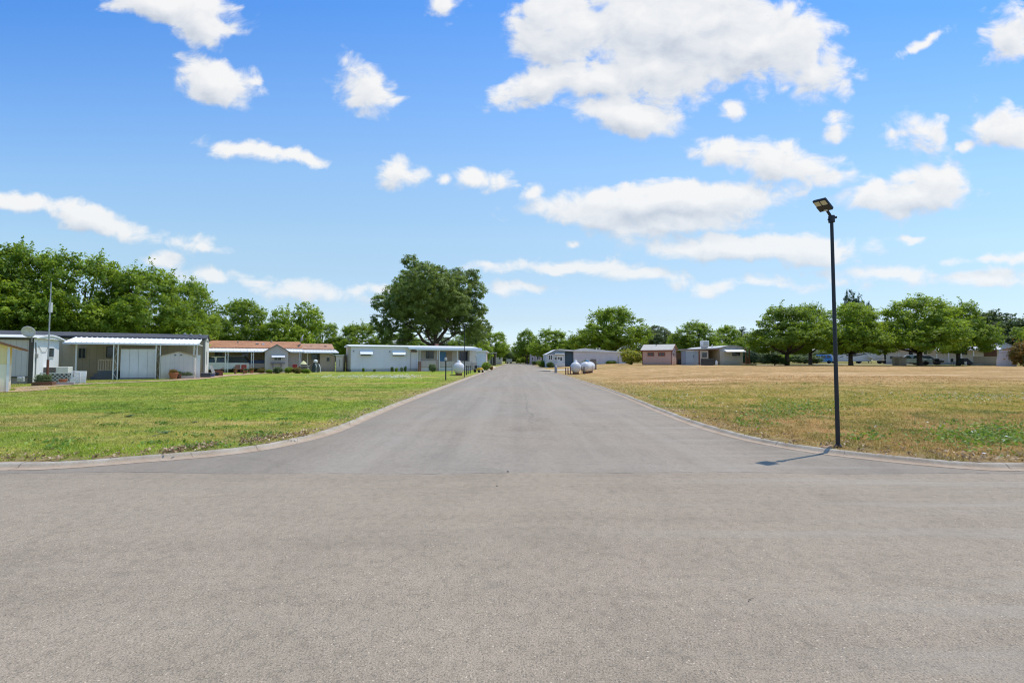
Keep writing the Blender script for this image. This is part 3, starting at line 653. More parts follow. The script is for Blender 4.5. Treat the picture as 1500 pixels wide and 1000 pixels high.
def mulb(i):
    """broad mulberry, 9 m tall and 10 m wide before scaling"""
    if ('m', i) in VARS: return VARS[('m', i)]
    r = random.Random(40+i); lobes = [(0, 0, 5.4, 3.1, 3.1, 3.1)]
    n = 9
    for k in range(n):
        a = 2*PI*k/n+r.uniform(-.3, .3); d = r.uniform(2.2, 3.6); lobes.append((math.cos(a)*d, math.sin(a)*d, r.uniform(2.9, 4.9), r.uniform(1.2, 1.9)))
    for k in range(5):
        a = r.uniform(0, 6.3); d = r.uniform(.2, 1.7); lobes.append((math.cos(a)*d, math.sin(a)*d, r.uniform(6.4, 7.7), r.uniform(.9, 1.5)))
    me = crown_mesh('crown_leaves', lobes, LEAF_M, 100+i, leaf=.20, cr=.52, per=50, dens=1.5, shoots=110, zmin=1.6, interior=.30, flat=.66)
    tr = trunk_mesh(.24, 1.75, [(l[0]*.85, l[1]*.85, l[2]) for l in lobes[1:12]], i)
    VARS[('m', i)] = (tr, me, 10., 9.); return VARS[('m', i)]
def roundt(i, mat, key):
    if (key, i) in VARS: return VARS[(key, i)]
    r = random.Random(80+i); lobes = []
    for k in range(15):
        a = r.uniform(0, 6.3); z = r.uniform(2.2, 7.2); w = 3.6*math.sin(min(PI*.95, (z+.3)/8.6*PI))**.6; d = r.uniform(.2, 1)*w
        lobes.append((math.cos(a)*d, math.sin(a)*d, z, r.uniform(1.3, 2.2)))
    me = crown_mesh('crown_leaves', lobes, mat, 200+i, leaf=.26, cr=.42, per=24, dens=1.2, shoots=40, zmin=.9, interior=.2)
    tr = trunk_mesh(.25, 1.8, [(l[0]*.8, l[1]*.8, l[2]) for l in lobes[:8]], 10+i)
    VARS[(key, i)] = (tr, me, 9.6, 9.); return VARS[(key, i)]
def conif(i, key='c', narrow=1.):
    if (key, i) in VARS: return VARS[(key, i)]
    r = random.Random(i); lobes = []
    for k in range(16):
        z = 1+7.6*k/15; w = (1-(z/9.2))*2.2*narrow+.25
        for q in range(3):
            a = r.uniform(0, 6.3); lobes.append((math.cos(a)*w*.55, math.sin(a)*w*.55, z+r.uniform(-.2, .2), max(.3, w*.62), max(.3, w*.62), .45))
    me = crown_mesh('crown_needles', lobes, LEAF_C, 300+i, leaf=.24, cr=.30, per=16, dens=.9, shoots=60, up=.2, aspect=.3)
    m = MB(); m.tube([(0, 0, -.2), (0, 0, 8.4)], [.2, .04], 8); tm = bpy.data.meshes.new('trunk'); tm.from_pydata(m.v, [], m.f); tm.materials.append(BARK)
    VARS[(key, i)] = (tm, me, 5., 9.3); return VARS[(key, i)]
def plant(px, top, wpx, Y, var, label, name='tree', group=None, rz=None, cat='tree', z0=None, stretch_y=None):
    tr, me, W0, H0 = var; p = G(px, Y)
    if z0 is not None: p.z = z0
    H = at(px, top, Y).z-p.z; W = wpx/F*Y*1.11
    t = thing(name, label, cat, p, 0, group)
    sx = W/W0; sz = H/H0; r = random.uniform(0, 6.28) if rz is None else rz
    # scale sits on the parts' common parent through a uniform-in-plan factor
    t.scale = (sx, sx, sz); t.rotation_euler = (0, 0, r)
    a = link('trunk', tr, t); b = link('crown', me, t)
    return t
GT_ = 'leafy trees behind the left homes'
plant(-75, 345, 230, 42, mulb(0), 'green leafy tree cut by the left edge of the photo, above the yellow shed', 'mulberry_tree', GT_)
plant(28, 350, 150, 45, mulb(1), 'tallest green leafy tree at far left, behind the home with the satellite dish', 'mulberry_tree', GT_, rz=1)
plant(118, 365, 150, 47, mulb(2), 'bushy green tree behind the metal antenna mast and white carport', 'mulberry_tree', GT_, rz=2.2)
plant(215, 388, 150, 50, mulb(3), 'bushy green tree behind the middle of the grey shingle roof', 'mulberry_tree', GT_, rz=.5)
plant(278, 408, 100, 56, mulb(0), 'green tree behind the gable end of the grey roofed home', 'mulberry_tree', GT_, rz=4)
plant(352, 434, 108, 66, mulb(1), 'round green tree behind the left part of the brown roof', 'mulberry_tree', GT_, rz=3)
plant(432, 444, 78, 66, roundt(0, LEAF_M, 'rm'), 'compact bright green tree behind the rooftop satellite dish of the brown roofed home', 'leafy_tree', GT_, rz=2)
plant(474, 470, 62, 80, mulb(2), 'small airy green tree behind the right end of the brown roof', 'mulberry_tree', GT_, rz=5)
plant(528, 472, 84, 80, mulb(3), 'low wide green tree behind the left end of the long white home', 'mulberry_tree', GT_, rz=0)
plant(592, 486, 90, 92, mulb(0), 'low green tree seen below the left side of the big oak', 'mulberry_tree', GT_, rz=1.3)
plant(655, 492, 70, 110, roundt(1, LEAF_G, 'rg'), 'pale olive tree seen low between the oak trunk and the thin light pole', 'leafy_tree', GT_, rz=.3)
plant(688, 480, 66, 100, mulb(1), 'green tree behind the porch end of the long white home', 'mulberry_tree', GT_, rz=2)
plant(722, 484, 58, 132, mulb(2), 'green tree over the small blue-white box home by the road', 'mulberry_tree', GT_, rz=4.4)
# the big oak, lobe by lobe
def oak():
    Y0 = 76.; b = G(637, Y0); k = Y0/F
    L = [(622,400,22),(590,409,17),(652,412,20),(690,402,15),(698,424,15),(570,428,17),(561,446,13),(600,432,24),(640,440,26),(680,445,21),(702,452,12),(558,474,13),(579,466,20),
         (612,466,24),(652,462,22),(690,472,18),(706,474,9),(572,487,11),(598,484,12),(694,489,12),(668,478,14),(608,390,12),(640,392,11),(675,425,19),(668,404,14),(585,450,18),(630,420,22),(625,482,13),(642,478,12),(655,450,20),(590,490,11),(560,490,10),(700,486,11),(702,493,11),(686,499,9),(712,480,9),(564,496,8),(585,500,8)]
    rnd = random.Random(5); lobes = []
    for (px, py, r) in L:
        q = at(px, py, Y0); dy = rnd.uniform(-1, 1)*max(0, 6.2-abs(q.x-b.x)*.5)
        lobes.append((q.x-b.x, dy, q.z-b.z, r*k*.92))
    for (px, py, r) in [(610,430,24),(650,430,26),(630,455,24),(595,450,20),(675,450,20)]:
        for s_ in (-1, 1):
            q = at(px, py, Y0); lobes.append((q.x-b.x, s_*rnd.uniform(3.5, 6), q.z-b.z, r*k*.9))
    t = thing('oak_tree', 'huge dark green oak with forked trunk rising behind the long white home', 'tree', b)
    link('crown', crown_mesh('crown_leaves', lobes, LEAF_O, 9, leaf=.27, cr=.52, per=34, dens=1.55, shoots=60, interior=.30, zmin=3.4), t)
    r = .54; m = MB(); fk = Vector((-.1, 0, 3.6))
    m.tube([(0, 0, -.3), (0, 0, .3), (-.05, 0, 2), fk], [.9, .66, r, r*.9], 12)
    def limb(a, b2, r0, r1, wob=.3):
        a = Vector(a); b2 = Vector(b2); pts = [a.lerp(b2, i/5)+Vector((rnd.uniform(-wob, wob), rnd.uniform(-wob, wob), rnd.uniform(-wob, wob)))*(0 if i in (0, 5) else 1) for i in range(6)]
        m.tube(pts, [r0+(r1-r0)*i/5 for i in range(6)], 8); return pts
    for (px, py, r0) in ((598, 476, .32), (662, 462, .36), (632, 450, .36), (690, 476, .18), (618, 465, .24), (650, 440, .24)):
        q = at(px, py, Y0); e = Vector((q.x-b.x, rnd.uniform(-2, 2), q.z-b.z)); pts = limb(fk-Vector((0, 0, .3)), e, r0, r0*.35)
        for _ in range(4):
            c = rnd.choice(lobes); limb(pts[rnd.randint(2, 5)], Vector(c[:3])*.97+Vector((0, 0, 0)), r0*.35, .05)
    me_o = m.build('trunk', BARK, t, smooth=True)
oak()
GR_ = 'leafy trees right of the road'
plant(772, 482, 46, 170, mulb(0), 'far green tree beyond the right side of the road end', 'mulberry_tree', GR_, rz=1)
plant(808, 481, 66, 130, mulb(3), 'round green tree behind the small grey home on the right roadside', 'mulberry_tree', GR_, rz=2.2)
plant(845, 492, 44, 125, mulb(1), 'low bright green tree left of the largest right-hand tree', 'mulberry_tree', GR_, rz=0.1)
plant(896, 448, 124, 108, mulb(2), 'large dense green tree behind the long grey-white storage wall', 'mulberry_tree', GR_, rz=3.1)
plant(962, 474, 52, 120, roundt(2, LEAF_G, 'rg'), 'grey-green tree behind the small pink shed', 'leafy_tree', GR_, rz=1)
plant(984, 487, 34, 125, roundt(1, LEAF_G, 'rg'), 'small greyish tree filling the gap right of the pink shed', 'leafy_tree', GR_, rz=4)
plant(1018, 470, 84, 92, mulb(0), 'green tree behind the roof cooler of the beige home', 'mulberry_tree', GR_, rz=5)
plant(1063, 474, 56, 96, mulb(1), 'green tree behind the right half of the beige home', 'mulberry_tree', GR_, rz=2.6)
plant(1086, 478, 50, 100, conif(1), 'dark conifer right of the beige home', 'conifer_tree', rz=1)
plant(1104, 498, 40, 96, conif(2), 'short dark conifer beside the dark pointed one', 'conifer_tree', rz=2)
plant(1152, 446, 116, 60, mulb(3), 'spreading green tree on the dry field left of the street light pole', 'mulberry_tree', GR_, rz=.9)
plant(1186, 443, 86, 70, mulb(2), 'tall bushy tree directly behind the street light pole', 'mulberry_tree', GR_, rz=2)
plant(1245, 440, 108, 60, mulb(1), 'spreading tree with thick trunk in front of the motorhome', 'mulberry_tree', GR_, rz=1.7)
plant(1346, 432, 132, 58, mulb(0), 'broad green tree with leaning trunk beside the silver car', 'mulberry_tree', GR_, rz=2.9)
plant(1402, 442, 92, 61, mulb(3), 'green tree with low branches in front of the long beige home', 'mulberry_tree', GR_, rz=4.1)
plant(1134, 518, 30, 60, roundt(0, LEAF_D, 'rd'), 'small young tree on the dry field, shorter than all the others', 'leafy_tree', rz=3)
plant(1254, 427, 34, 105, roundt(0, LEAF_C, 'rc'), 'tall narrow dark evergreen standing above the right-hand trees', 'conifer_tree', rz=3)
plant(1271, 442, 18, 112, roundt(1, LEAF_C, 'rc'), 'slim dark treetop just right of the tallest evergreen', 'conifer_tree', rz=3)
plant(1462, 452, 84, 82, roundt(3, LEAF_D, 'rd'), 'rounded olive-green tree behind the blue gable at the far right', 'leafy_tree', GR_, rz=2)
plant(1512, 457, 90, 78, roundt(1, LEAF_D, 'rd'), 'dense olive-green tree at the right edge of the photo', 'leafy_tree', GR_, rz=1)
plant(1428, 456, 60, 95, roundt(2, LEAF_D, 'rd'), 'dark treetop between the low-branched tree and the olive one', 'leafy_tree', GR_, rz=5)
plant(1590, 440, 150, 66, mulb(2), 'green tree beyond the right edge of the photo', 'mulberry_tree', GR_, rz=1.2)
# olive and grey-green shrubs along the far end of the avenue
GE = 'dusky trees closing the end of the road'
for i, (px, top, w, Y, lab) in enumerate([(727, 508, 28, 195, 'grey-green tree over the dark carport at the road end'), (741, 509, 30, 198, 'dusky olive tree left of the road end'),
     (757, 515, 26, 205, 'darkest low tree at the very end of the road'), (770, 511, 30, 200, 'dusky tree just right of the road end'), (748, 513, 34, 225, 'most distant tree closing the road')]):
    plant(px, top, w, Y, roundt(i % 4, LEAF_D if i % 2 else LEAF_G, 'rd' if i % 2 else 'rg'), lab, 'leafy_tree', GE, rz=i)
plant(735, 502, 9, 215, conif(5, 'cn', .7), 'tiny pointed cypress top left of the road end', 'conifer_tree', rz=0)
GB = 'distant treeline beyond the homes'
bl = [(-20, 470, 120, 110), (110, 480, 120, 115), (240, 482, 110, 120), (340, 490, 90, 120), (410, 492, 90, 125), (500, 500, 70, 130), (560, 502, 80, 140), (625, 505, 70, 150),
      (680, 508, 60, 160), (800, 508, 60, 190), (840, 505, 70, 170), (930, 503, 70, 165), (990, 505, 60, 150), (1040, 503, 70, 150), (1115, 507, 70, 130), (1170, 508, 80, 110), (1215, 507, 60, 120),
      (1290, 500, 90, 120), (1370, 500, 100, 115), (1450, 498, 90, 120), (1530, 495, 110, 115)]
for i, (px, top, w, Y) in enumerate(bl):
    v = roundt(i % 4, LEAF_D, 'rd') if i % 3 else roundt(i % 4, LEAF_G, 'rg')
    plant(px, top, w, Y, v, 'low distant tree in the hazy row behind all the homes', 'leafy_tree', GB, rz=i*1.3)
# shrubs
def bush_var(i, mat, key):
    if (key, i) in VARS: return VARS[(key, i)]
    r = random.Random(i+3); lobes = [(0, 0, .5, .55, .55, .48)]+[(r.uniform(-.42, .42), r.uniform(-.42, .42), r.uniform(.3, .75), r.uniform(.2, .34)) for _ in range(9)]
    me = crown_mesh('bush_leaves', lobes, mat, 400+i, leaf=.085, cr=.13, per=20, dens=2.0, shoots=50, zmin=0, aspect=.5)
    m = MB()
    for _ in range(6): m.tube([(0, 0, -.05), (r.uniform(-.1, .1), r.uniform(-.1, .1), .25), (r.uniform(-.35, .35), r.uniform(-.35, .35), .6)], [.025, .018, .006], 5)
    tm = bpy.data.meshes.new('stems'); tm.from_pydata(m.v, [], m.f); tm.materials.append(BARK)
    VARS[(key, i)] = (tm, me, 1.25, 1.08); return VARS[(key, i)]
def bush(px, top, wpx, Y, mat, key, label, name='shrub', i=0, group=None, cat='shrub', part=('stems', 'foliage')):
    tr, me, W0, H0 = bush_var(i, mat, key); p = G(px, Y); H = max(.15, at(px, top, Y).z-p.z); W = wpx/F*Y
    t = thing(name, label, cat, p, 0, group); t.scale = (W/W0, W/W0, H/H0); t.rotation_euler = (0, 0, random.uniform(0, 6))
    link(part[0], tr, t); link(part[1], me, t); return t
bush(925, 512, 32, 72, leafmat((.15, .22, .03), (.95, .78, .08), 'flowering_leaves'), 'bf', 'large green bush with yellow blossom left of the pink shed', i=1)
bush(773, 520, 22, 178, LEAF_Y, 'by', 'bright yellow-green bush near the end of the road', i=2)
bush(762, 524, 12, 186, LEAF_Y, 'by', 'smaller yellow-green bush at the far road end', i=3)
bush(796, 528, 17, 92, LEAF_M, 'bm', 'rounded green shrub at the right road edge before the grey home', i=1)
bush(806, 530, 10, 84, LEAF_D, 'bd', 'small dark shrub between the round shrub and the grey home door', i=2)
bush(784, 529, 9, 135, LEAF_D, 'bd', 'low dark shrub further up the right road edge', i=0)
bush(712, 530, 13, 62, LEAF_M, 'bm', 'yellowish green shrub at the left road edge beside the blue-white home', i=0)
bush(720, 536, 5, 64, LEAF_R, 'br', 'tiny reddish shrub touching the left kerb', i=1)
bush(856, 527, 9, 57, LEAF_G, 'bg', 'shrub poking up behind the two white gas tanks', i=1)
bush(1501, 500, 30, 52, LEAF_R, 'br', 'orange-tipped green bush at the far right beside the white shed', i=2)
bush(1520, 505, 40, 55, LEAF_R, 'br', 'second orange-tipped bush cut by the right edge', i=3)
bush(1120, 516, 34, 84, LEAF_G, 'bg', 'pale olive bush behind the small young tree', i=2)
bush(1145, 518, 24, 88, LEAF_M, 'bm', 'bright green bush left of the spreading tree trunk', i=3)
bush(1178, 519, 40, 86, LEAF_D, 'bd', 'dark wide shrub left of the blue van', i=3)
bush(1098, 512, 20, 78, LEAF_C, 'bc', 'dark needled shrub beside the deck of the beige home', i=0)
bush(894, 528, 14, 86, LEAF_M, 'bm', 'low grassy shrub against the long grey-white storage wall', i=2)
bush(870, 530, 10, 84, LEAF_M, 'bm', 'low shrub right of the brown utility cabinet', i=3)
bush(996, 519, 14, 78, LEAF_G, 'bg', 'pale shrub between the pink shed and blue-grey storage cabinets', i=0)
bush(634, 532, 10, 53, LEAF_G, 'bg', 'pale green shrub before the porch of the long white home', i=3)
GP = 'flowering plants in the bed before the brown roofed home'
for i, (px, top, w, mt, key, lab) in enumerate([(384, 539, 9, LEAF_R, 'br', 'reddish plant at the left corner of the gabled room'), (395, 541, 10, LEAF_M, 'bm', 'low green plant under the left side of the awning window'),
    (408, 537, 12, LEAF_G, 'bg', 'grey-green plant under the awning window'), (424, 537, 12, LEAF_M, 'bm', 'green plant at the right corner of the gabled room'),
    (436, 538, 14, LEAF_R, 'br', 'orange flowering plant beside the porch post'), (448, 540, 12, LEAF_M, 'bm', 'low green plant right of the porch post')]):
    bush(px, top, w, 48.5, mt, key, lab, 'garden_plant', i % 4, GP, 'plant')

# ------------------------------------------------------------------ buildings
class Fr:
    """a thing with a local frame: u to the right along its front, v to the back, z up"""
    def __init__(s, name, label, cat, px, Y, deg, group=None, dz=0.):
        s.O = G(px, Y, dz); s.a = math.radians(deg); s.ux = (math.cos(s.a), math.sin(s.a)); s.uy = (-math.sin(s.a), math.cos(s.a))
        s.root = thing(name, label, cat, s.O, s.a, group)
    def u(s, px, v=0.):
        k = (px-750)/F*1.0016; ox = s.O.x+v*s.uy[0]; oy = s.O.y+v*s.uy[1]
        return (k*oy-ox)/(s.ux[0]-k*s.ux[1])
    def h(s, px, py, v=0.):
        u = s.u(px, v); Y = s.O.y+v*s.uy[1]+u*s.ux[1]
        return at(px, py, Y).z-s.O.z
    def part(s, name, mat, fn, parent=None, bevel=0, smooth=False, label=None):
        m = MB(); fn(m); o = m.build(name, mat, parent or s.root, smooth, bevel)
        if label: o['label'] = label
        return o
    def window(s, px0, px1, py0, py1, v=0., fm=None, panes=2, t=.06, u0=None, fw=.05, glass=None):
        """glazed opening facing -v, sized from the photo; frame part with a pane sub-part"""
        a, b = s.u(px0, v), s.u(px1, v); pm = (px0+px1)/2; z1, z0 = s.h(pm, py0, v), s.h(pm, py1, v)
        return window(s.root, a, b, z0, z1, v, fm or FRM, panes, t, fw, glass)
FRM = simple((.30, .29, .27), .5, 0, 'window_frame'); FRMW = simple((.75, .75, .74), .5, 0, 'white_frame'); FRMD = simple((.06, .055, .05), .5, 0, 'dark_frame')
def window(root, a, b, z0, z1, v, fm, panes=2, t=.06, fw=.05, glass=None, name='window'):
    m = MB(); m.box(a-fw, b+fw, v-t, v, z1, z1+fw); m.box(a-fw, b+fw, v-t-.02, v, z0-fw, z0); m.box(a-fw, a, v-t, v, z0, z1); m.box(b, b+fw, v-t, v, z0, z1)
    for i in range(1, panes):
        x = a+(b-a)*i/panes; m.box(x-fw*.4, x+fw*.4, v-t, v, z0, z1)
    w = m.build(name, fm, root); m = MB(); m.box(a, b, v-t*.45, v-.004, z0, z1); m.build('pane', glass or GLASS, w); return w
def side_window(root, u, v0, v1, z0, z1, fm, t=.05, fw=.05, glass=None):
    m = MB(); m.box(u, u+t, v0-fw, v1+fw, z1, z1+fw); m.box(u, u+t, v0-fw, v1+fw, z0-fw, z0); m.box(u, u+t, v0-fw, v0, z0, z1); m.box(u, u+t, v1, v1+fw, z0, z1)
    w = m.build('window', fm, root); m = MB(); m.box(u+.004, u+t*.45, v0, v1, z0, z1); m.build('pane', glass or GLASS, w); return w
def gable_roof(m, u0, u1, v0, v1, ze, zr, th=.09, ov=.25, ve=.25):
    """ridge along u"""
    vm = (v0+v1)/2; sl = (zr-ze)/(vm-v0)
    m.prism([(v0-ve, ze-sl*ve), (vm, zr), (v1+ve, ze-sl*ve), (v1+ve, ze-sl*ve+th), (vm, zr+th), (v0-ve, ze-sl*ve+th)], u0-ov, u1+ov, axis='x')
def gable_roof_v(m, u0, u1, v0, v1, ze, zr, th=.09, ov=.25, ue=.25):
    """ridge along v"""
    um = (u0+u1)/2; sl = (zr-ze)/(um-u0)
    m.prism([(u0-ue, ze-sl*ue), (um, zr), (u1+ue, ze-sl*ue), (u1+ue, ze-sl*ue+th), (um, zr+th), (u0-ue, ze-sl*ue+th)], v0-ov, v1+ov, axis='y')
def arch(u0, u1, z0, ze, zr, n=12, ov=0.):
    """outline (u,z) of a wall with a bowed top"""
    w = u1-u0
    return [(u0, z0), (u1, z0)]+[(u1-w*i/n, ze+(zr-ze)*math.sin(PI*i/n)) for i in range(n+1)]
def arch_roof(m, u0, u1, v0, v1, ze, zr, th=.07, ov=.15, n=12, ue=.15):
    w = u1-u0+2*ue; top = [(u1+ue-w*i/n, ze+.02+(zr-ze)*math.sin(PI*i/n)) for i in range(n+1)]
    m.prism([(x, z+th) for x, z in top]+[(x, z+.003) for x, z in reversed(top)], v0-ov, v1+ov)
def post(m, u, v, z0, z1, w=.07): m.box(u-w/2, u+w/2, v-w/2, v+w/2, z0, z1)
def lattice_post(m, u, v, z0, z1, gap=.28, w=.06):
    post(m, u, v, z0, z1, w); post(m, u+gap, v, z0, z1, w); n = int((z1-z0)/.5)
    for i in range(n):
        za = z0+(z1-z0)*i/n; zb = z0+(z1-z0)*(i+1)/n
        m.tube([(u, v, za if i % 2 else zb), (u+gap, v, zb if i % 2 else za)], .012, 4)
def pan_roof(fr, u0, u1, v0, v1, z0, z1, fascia=.26, rib=.3, mat=None, name='carport_roof'):
    """ribbed sheet metal roof rising to the back, with a deep front gutter"""
    def f(m):
        m.prism([(v0, z0-.03), (v1, z1-.03), (v1, z1), (v0, z0)], u0, u1, axis='x')
        n = int((u1-u0)/rib)
        for i in range(n+1):
            x = u0+.02+(u1-u0-.08)*i/n; m.prism([(v0, z0+.001), (v1, z1+.001), (v1, z1+.05), (v0, z0+.05)], x, x+.05, axis='x')
        m.box(u0-.03, u1+.03, v0-.08, v0-.003, z0-fascia, z0+.0)
        m.box(u0-.05, u0, v0+.0, v1, z0-fascia*.8, z0-.031); m.box(u1, u1+.05, v0+.0, v1, z0-fascia*.8, z0-.031)
    r = fr.part(name, mat or WHITEROOF, f)
    return r
def dish(name, label, p, rz, r=.4, tilt=.6, mastlen=.9, wallside=None):
    t = thing(name, label, 'satellite dish', p, rz)
    m = MB(); m.tube([(0, 0, -mastlen), (0, 0, 0)], .03, 8); m.tube([(0, 0, -.05), (0, -.1, .12)], .025, 6); m.build('mast', simple((.25, .25, .26), .5, .5, 'galvanised'), t)
    M = Matrix.Translation((0, -.12, .15)) @ Matrix.Rotation(tilt, 4, 'X'); m = MB(); n = 20; vs = []; fs = []
    for j in range(6):
        q = j/5; 
        for k in range(n):
            a = 2*PI*k/n; vs.append(M @ Vector((math.cos(a)*r*q*1.12, -.10*q*q*1.4+.0, math.sin(a)*r*q)))
    for j in range(5):
        for k in range(n): fs.append((j*n+k, j*n+(k+1) % n, (j+1)*n+(k+1) % n, (j+1)*n+k))
    m.add(vs, fs); rf = m.build('reflector', simple((.60, .61, .63), .5, 0, 'dish_grey'), t, smooth=True)
    md = rf.modifiers.new('thick', 'SOLIDIFY'); md.thickness = .02
    m = MB(); e = M @ Vector((0, -.45, -.12)); m.tube([M @ Vector((0, -.02, -r*.9)), e], .014, 6); m.tube([e, e+Vector((0, -.09, .03))], .035, 8); m.build('feed_arm', simple((.3, .3, .3), .5, 0, 'feed'), t)
    return t
def vent(m, u, v, z, h=.35, r=.07): m.lathe([(r, z-.1), (r, z+h), (r*1.7, z+h), (r*1.7, z+h+.06), (.01, z+h+.12)], (u, v, 0), n=10)

GREYW = paint((.46, .46, .43), .7, .06, groove=.20, gdark=.45, gw=.08)
BEIGE = paint((.50, .42, .31), .7, .08, groove=.40, gdark=.3, gw=.05)
# 0 --- yellow shed, cut by the left edge
fr = Fr('garden_shed', 'small cream-yellow gabled shed with brown roof edge at the left border of the photo', 'shed', 15.5, 20.6, 46)
YEL = paint((.88, .70, .34), .7, .06, groove=.42, gdark=.35, gw=.04); YEL2 = paint((.92, .82, .62), .7, .05, groove=.42, gdark=.3, gw=.04)
sw = 2.1; ze = fr.h(15, 506); zr = ze+.42
fr.part('wall', YEL2, lambda m: m.box(-sw, 0, 0, 2.6, 0, 1.24))
fr.part('wall', YEL, lambda m: m.prism([(-sw+.0, 1.243), (0, 1.243), (0, ze), (-sw/2, zr-.02), (-sw, ze)], .006, 2.59), label='upper yellow wall')  # upper wall made yellower than the lower: eave shadow put into its colour
fr.part('roof', shingle((.16, .09, .05)), lambda m: gable_roof_v(m, -sw, 0, 0, 2.6, ze, zr, .05, .14, .55))
fr.part('fascia', simple((.22, .10, .045), .7, 0, 'brown_trim'), lambda m: gable_roof_v(m, -sw, 0, -.165, -.146, ze-.05, zr-.05, .10, .0, .55))
fr.part('soffit', YEL2, lambda m: gable_roof_v(m, -sw, -.02, -.10, 2.7, ze-.06, zr-.06, .05, .0, .33))
dr = fr.part('door', YEL2, lambda m: (m.box(-sw/2-.45, -sw/2+.45, -.045, -.003, .06, 1.2), m.box(-sw/2-.5, -sw/2+.5, -.055, -.047, .5, .56)))
m = MB(); m.box(-sw/2+.3, -sw/2+.34, -.09, -.056, .6, .8); m.build('handle', BLACK, dr)
for q in ((-.07, .012), (-sw-.01, -sw+.06)): fr.part('corner_trim', WHITEP, lambda m: m.box(q[0], q[1], -.02, -.003, 0, ze-.05))

# 1 --- white home end with dish (bowed roof)
fr = Fr('mobile_home', 'pale home end with bowed white roof edge and dark corner trim behind the yellow shed', 'mobile home', 49, 27.6, 30)
fr.root['group'] = 'mobile homes along the avenue'
z1 = fr.h(49, 492.5); W = 4.3; Lh = 9.
SID = paint((.52, .50, .48), .7, .05, groove=.24, gdark=.4, gw=.08)
fr.part('wall', SID, lambda m: m.box(-Lh, -.012, 0, W, .42, z1-.22))
fr.part('wall', WHITEP, lambda m: m.prism([(0.0, .02), (W, .02), (W, z1-.14)]+[(W-W*i/10, z1-.16+.18*math.sin(PI*i/10)) for i in range(1, 10)]+[(0, z1-.14)], -.006, .03, axis='x'), label='end wall whitened for the sun on it')  # whiter than the grey side wall: sunlight put into the paint colour
fr.part('skirting', paint((.33, .31, .28), .8, .12, groove=.6), lambda m: m.box(-Lh, -.014, .03, W-.03, 0, .38))
fr.part('trim', FRMD, lambda m: (m.box(-.16, .05, -.035, -.005, .0, z1-.1), m.box(-Lh, -.165, -.04, -.004, .381, .45), m.box(-Lh, -.165, -.05, -.004, z1-.22, z1-.12)))
fr.part('roof', paint((.70, .70, .68), .5, .06, dirt=0), lambda m: m.prism([(-.25, z1-.10), (W+.2, z1-.10)]+[(W+.2-(W+.45)*i/12, z1-.06+.22*math.sin(PI*i/12)) for i in range(13)], -Lh, .24, axis='x'))
fr.part('roof_edge', WHITEROOF, lambda m: m.prism([(W+.24, z1-.14)]+[(W+.2-(W+.45)*i/12, z1-.05+.24*math.sin(PI*i/12)) for i in range(13)]+[(-.28, z1-.14)]+[(-.25+(W+.45)*i/12, z1-.13+.22*math.sin(PI*i/12)) for i in range(13)], .243, .29, axis='x'))
side_window(fr.root, .032, 2.35, 3.25, 1.62, 2.2, WHITEP, .05)
fr.part('conduit', FRM, lambda m: (m.tube([(.06, .35, .5), (.06, .35, 1.9), (.06, .2, 2.5)], .03, 6), m.box(.032, .13, .25, .45, 1.55, 1.8), m.tube([(.05, .6, .45), (.05, 1.3, .45)], .02, 6), m.tube([(.05, .7, 2.3), (.06, 1.2, 1.95), (.06, 1.9, 1.95), (.05, 2.3, 2.35)], .012, 5)))
dp = at(47, 489, 27.4); dish('satellite_dish', 'grey satellite dish on the dark corner of the pale home at far left', dp, .15, .34, .25, .5)
# gas meter
p = G(30, 26.3); t = thing('gas_meter', 'grey gas meter on a pipe at the foot of the pale home wall', 'gas meter', p, .4)
m = MB(); m.tube([(0, 0, -.05), (0, 0, .45), (.22, 0, .5), (.22, 0, .2)], .022, 8); m.build('pipe', simple((.3, .3, .3), .5, .3, 'pipe'), t)
m = MB(); m.box(-.02, .26, -.12, .06, .18, .46); m.lathe([(.08, -.16), (.08, -.122)], (.12, 0, .34), 'y', 14); m.build('meter_body', simple((.46, .47, .47), .5, .2, 'meter'), t, bevel=.02)

# 2 --- dark-roofed home with long white carport
fr = Fr('mobile_home', 'long home with dark grey shingle roof and a white ribbed carport along its front', 'mobile home', 92, 32., 30, 'mobile homes along the avenue')
ue = fr.u(292); zt1 = fr.h(292, 500.5)-.04; zb = fr.h(92, 505)
zc = (zt1+fr.h(92, 497.5))/2
zf_ = zc-.16; pan_roof(fr, .05, ue, 0, 2.6, zf_, zf_+.46, .12)
eu = fr.u(300.5, 2.9); zE = zf_+.40
SH = shingle((.085, .09, .10), 'charcoal_shingle')
zR = fr.h(305, 490.5, 5.0)-.1
fr.part('roof', SH, lambda m: gable_roof(m, -9, eu, 2.9, 7.1, zE+.12, zR, .1, .12, .2))
HW = paint((.50, .42, .30), .7, .08, groove=.40, gdark=.35)
fr.part('wall', HW, lambda m: m.box(-9, eu-.013, 2.9, 7.1, .0, zE))
fr.part('gable_wall', paint((.70, .68, .62), .7, .05, groove=.3, gdark=.25), lambda m: m.prism([(2.88, 0.02), (7.12, .02), (7.12, zE+.1), (5.0, zR-.03), (2.88, zE+.1)], eu-.01, eu+.03, axis='x'))  # gable end coloured paler than the front to carry its sunlight
fr.part('trim', FRM, lambda m: (m.box(eu-.1, eu+.05, 2.82, 2.875, 0, zE+.05), m.box(eu+.033, eu+.06, 2.9, 7.1, zE-.02, zE+.06), m.box(eu+.035, eu+.06, 4.3, 4.42, 1.0, 2.2)))
for px in (282.5, 275, 296): 
    pass
VM = simple((.35, .35, .36), .5, .4, 'vent')
for px, v in ((271, 4.4), (280, 3.9), (293, 3.9)): fr.part('roof_vent', VM, lambda m: vent(m, fr.u(px, v), v, zE+.12+(zR-zE-.12)*(v-2.9)/2.1, .18, .07))
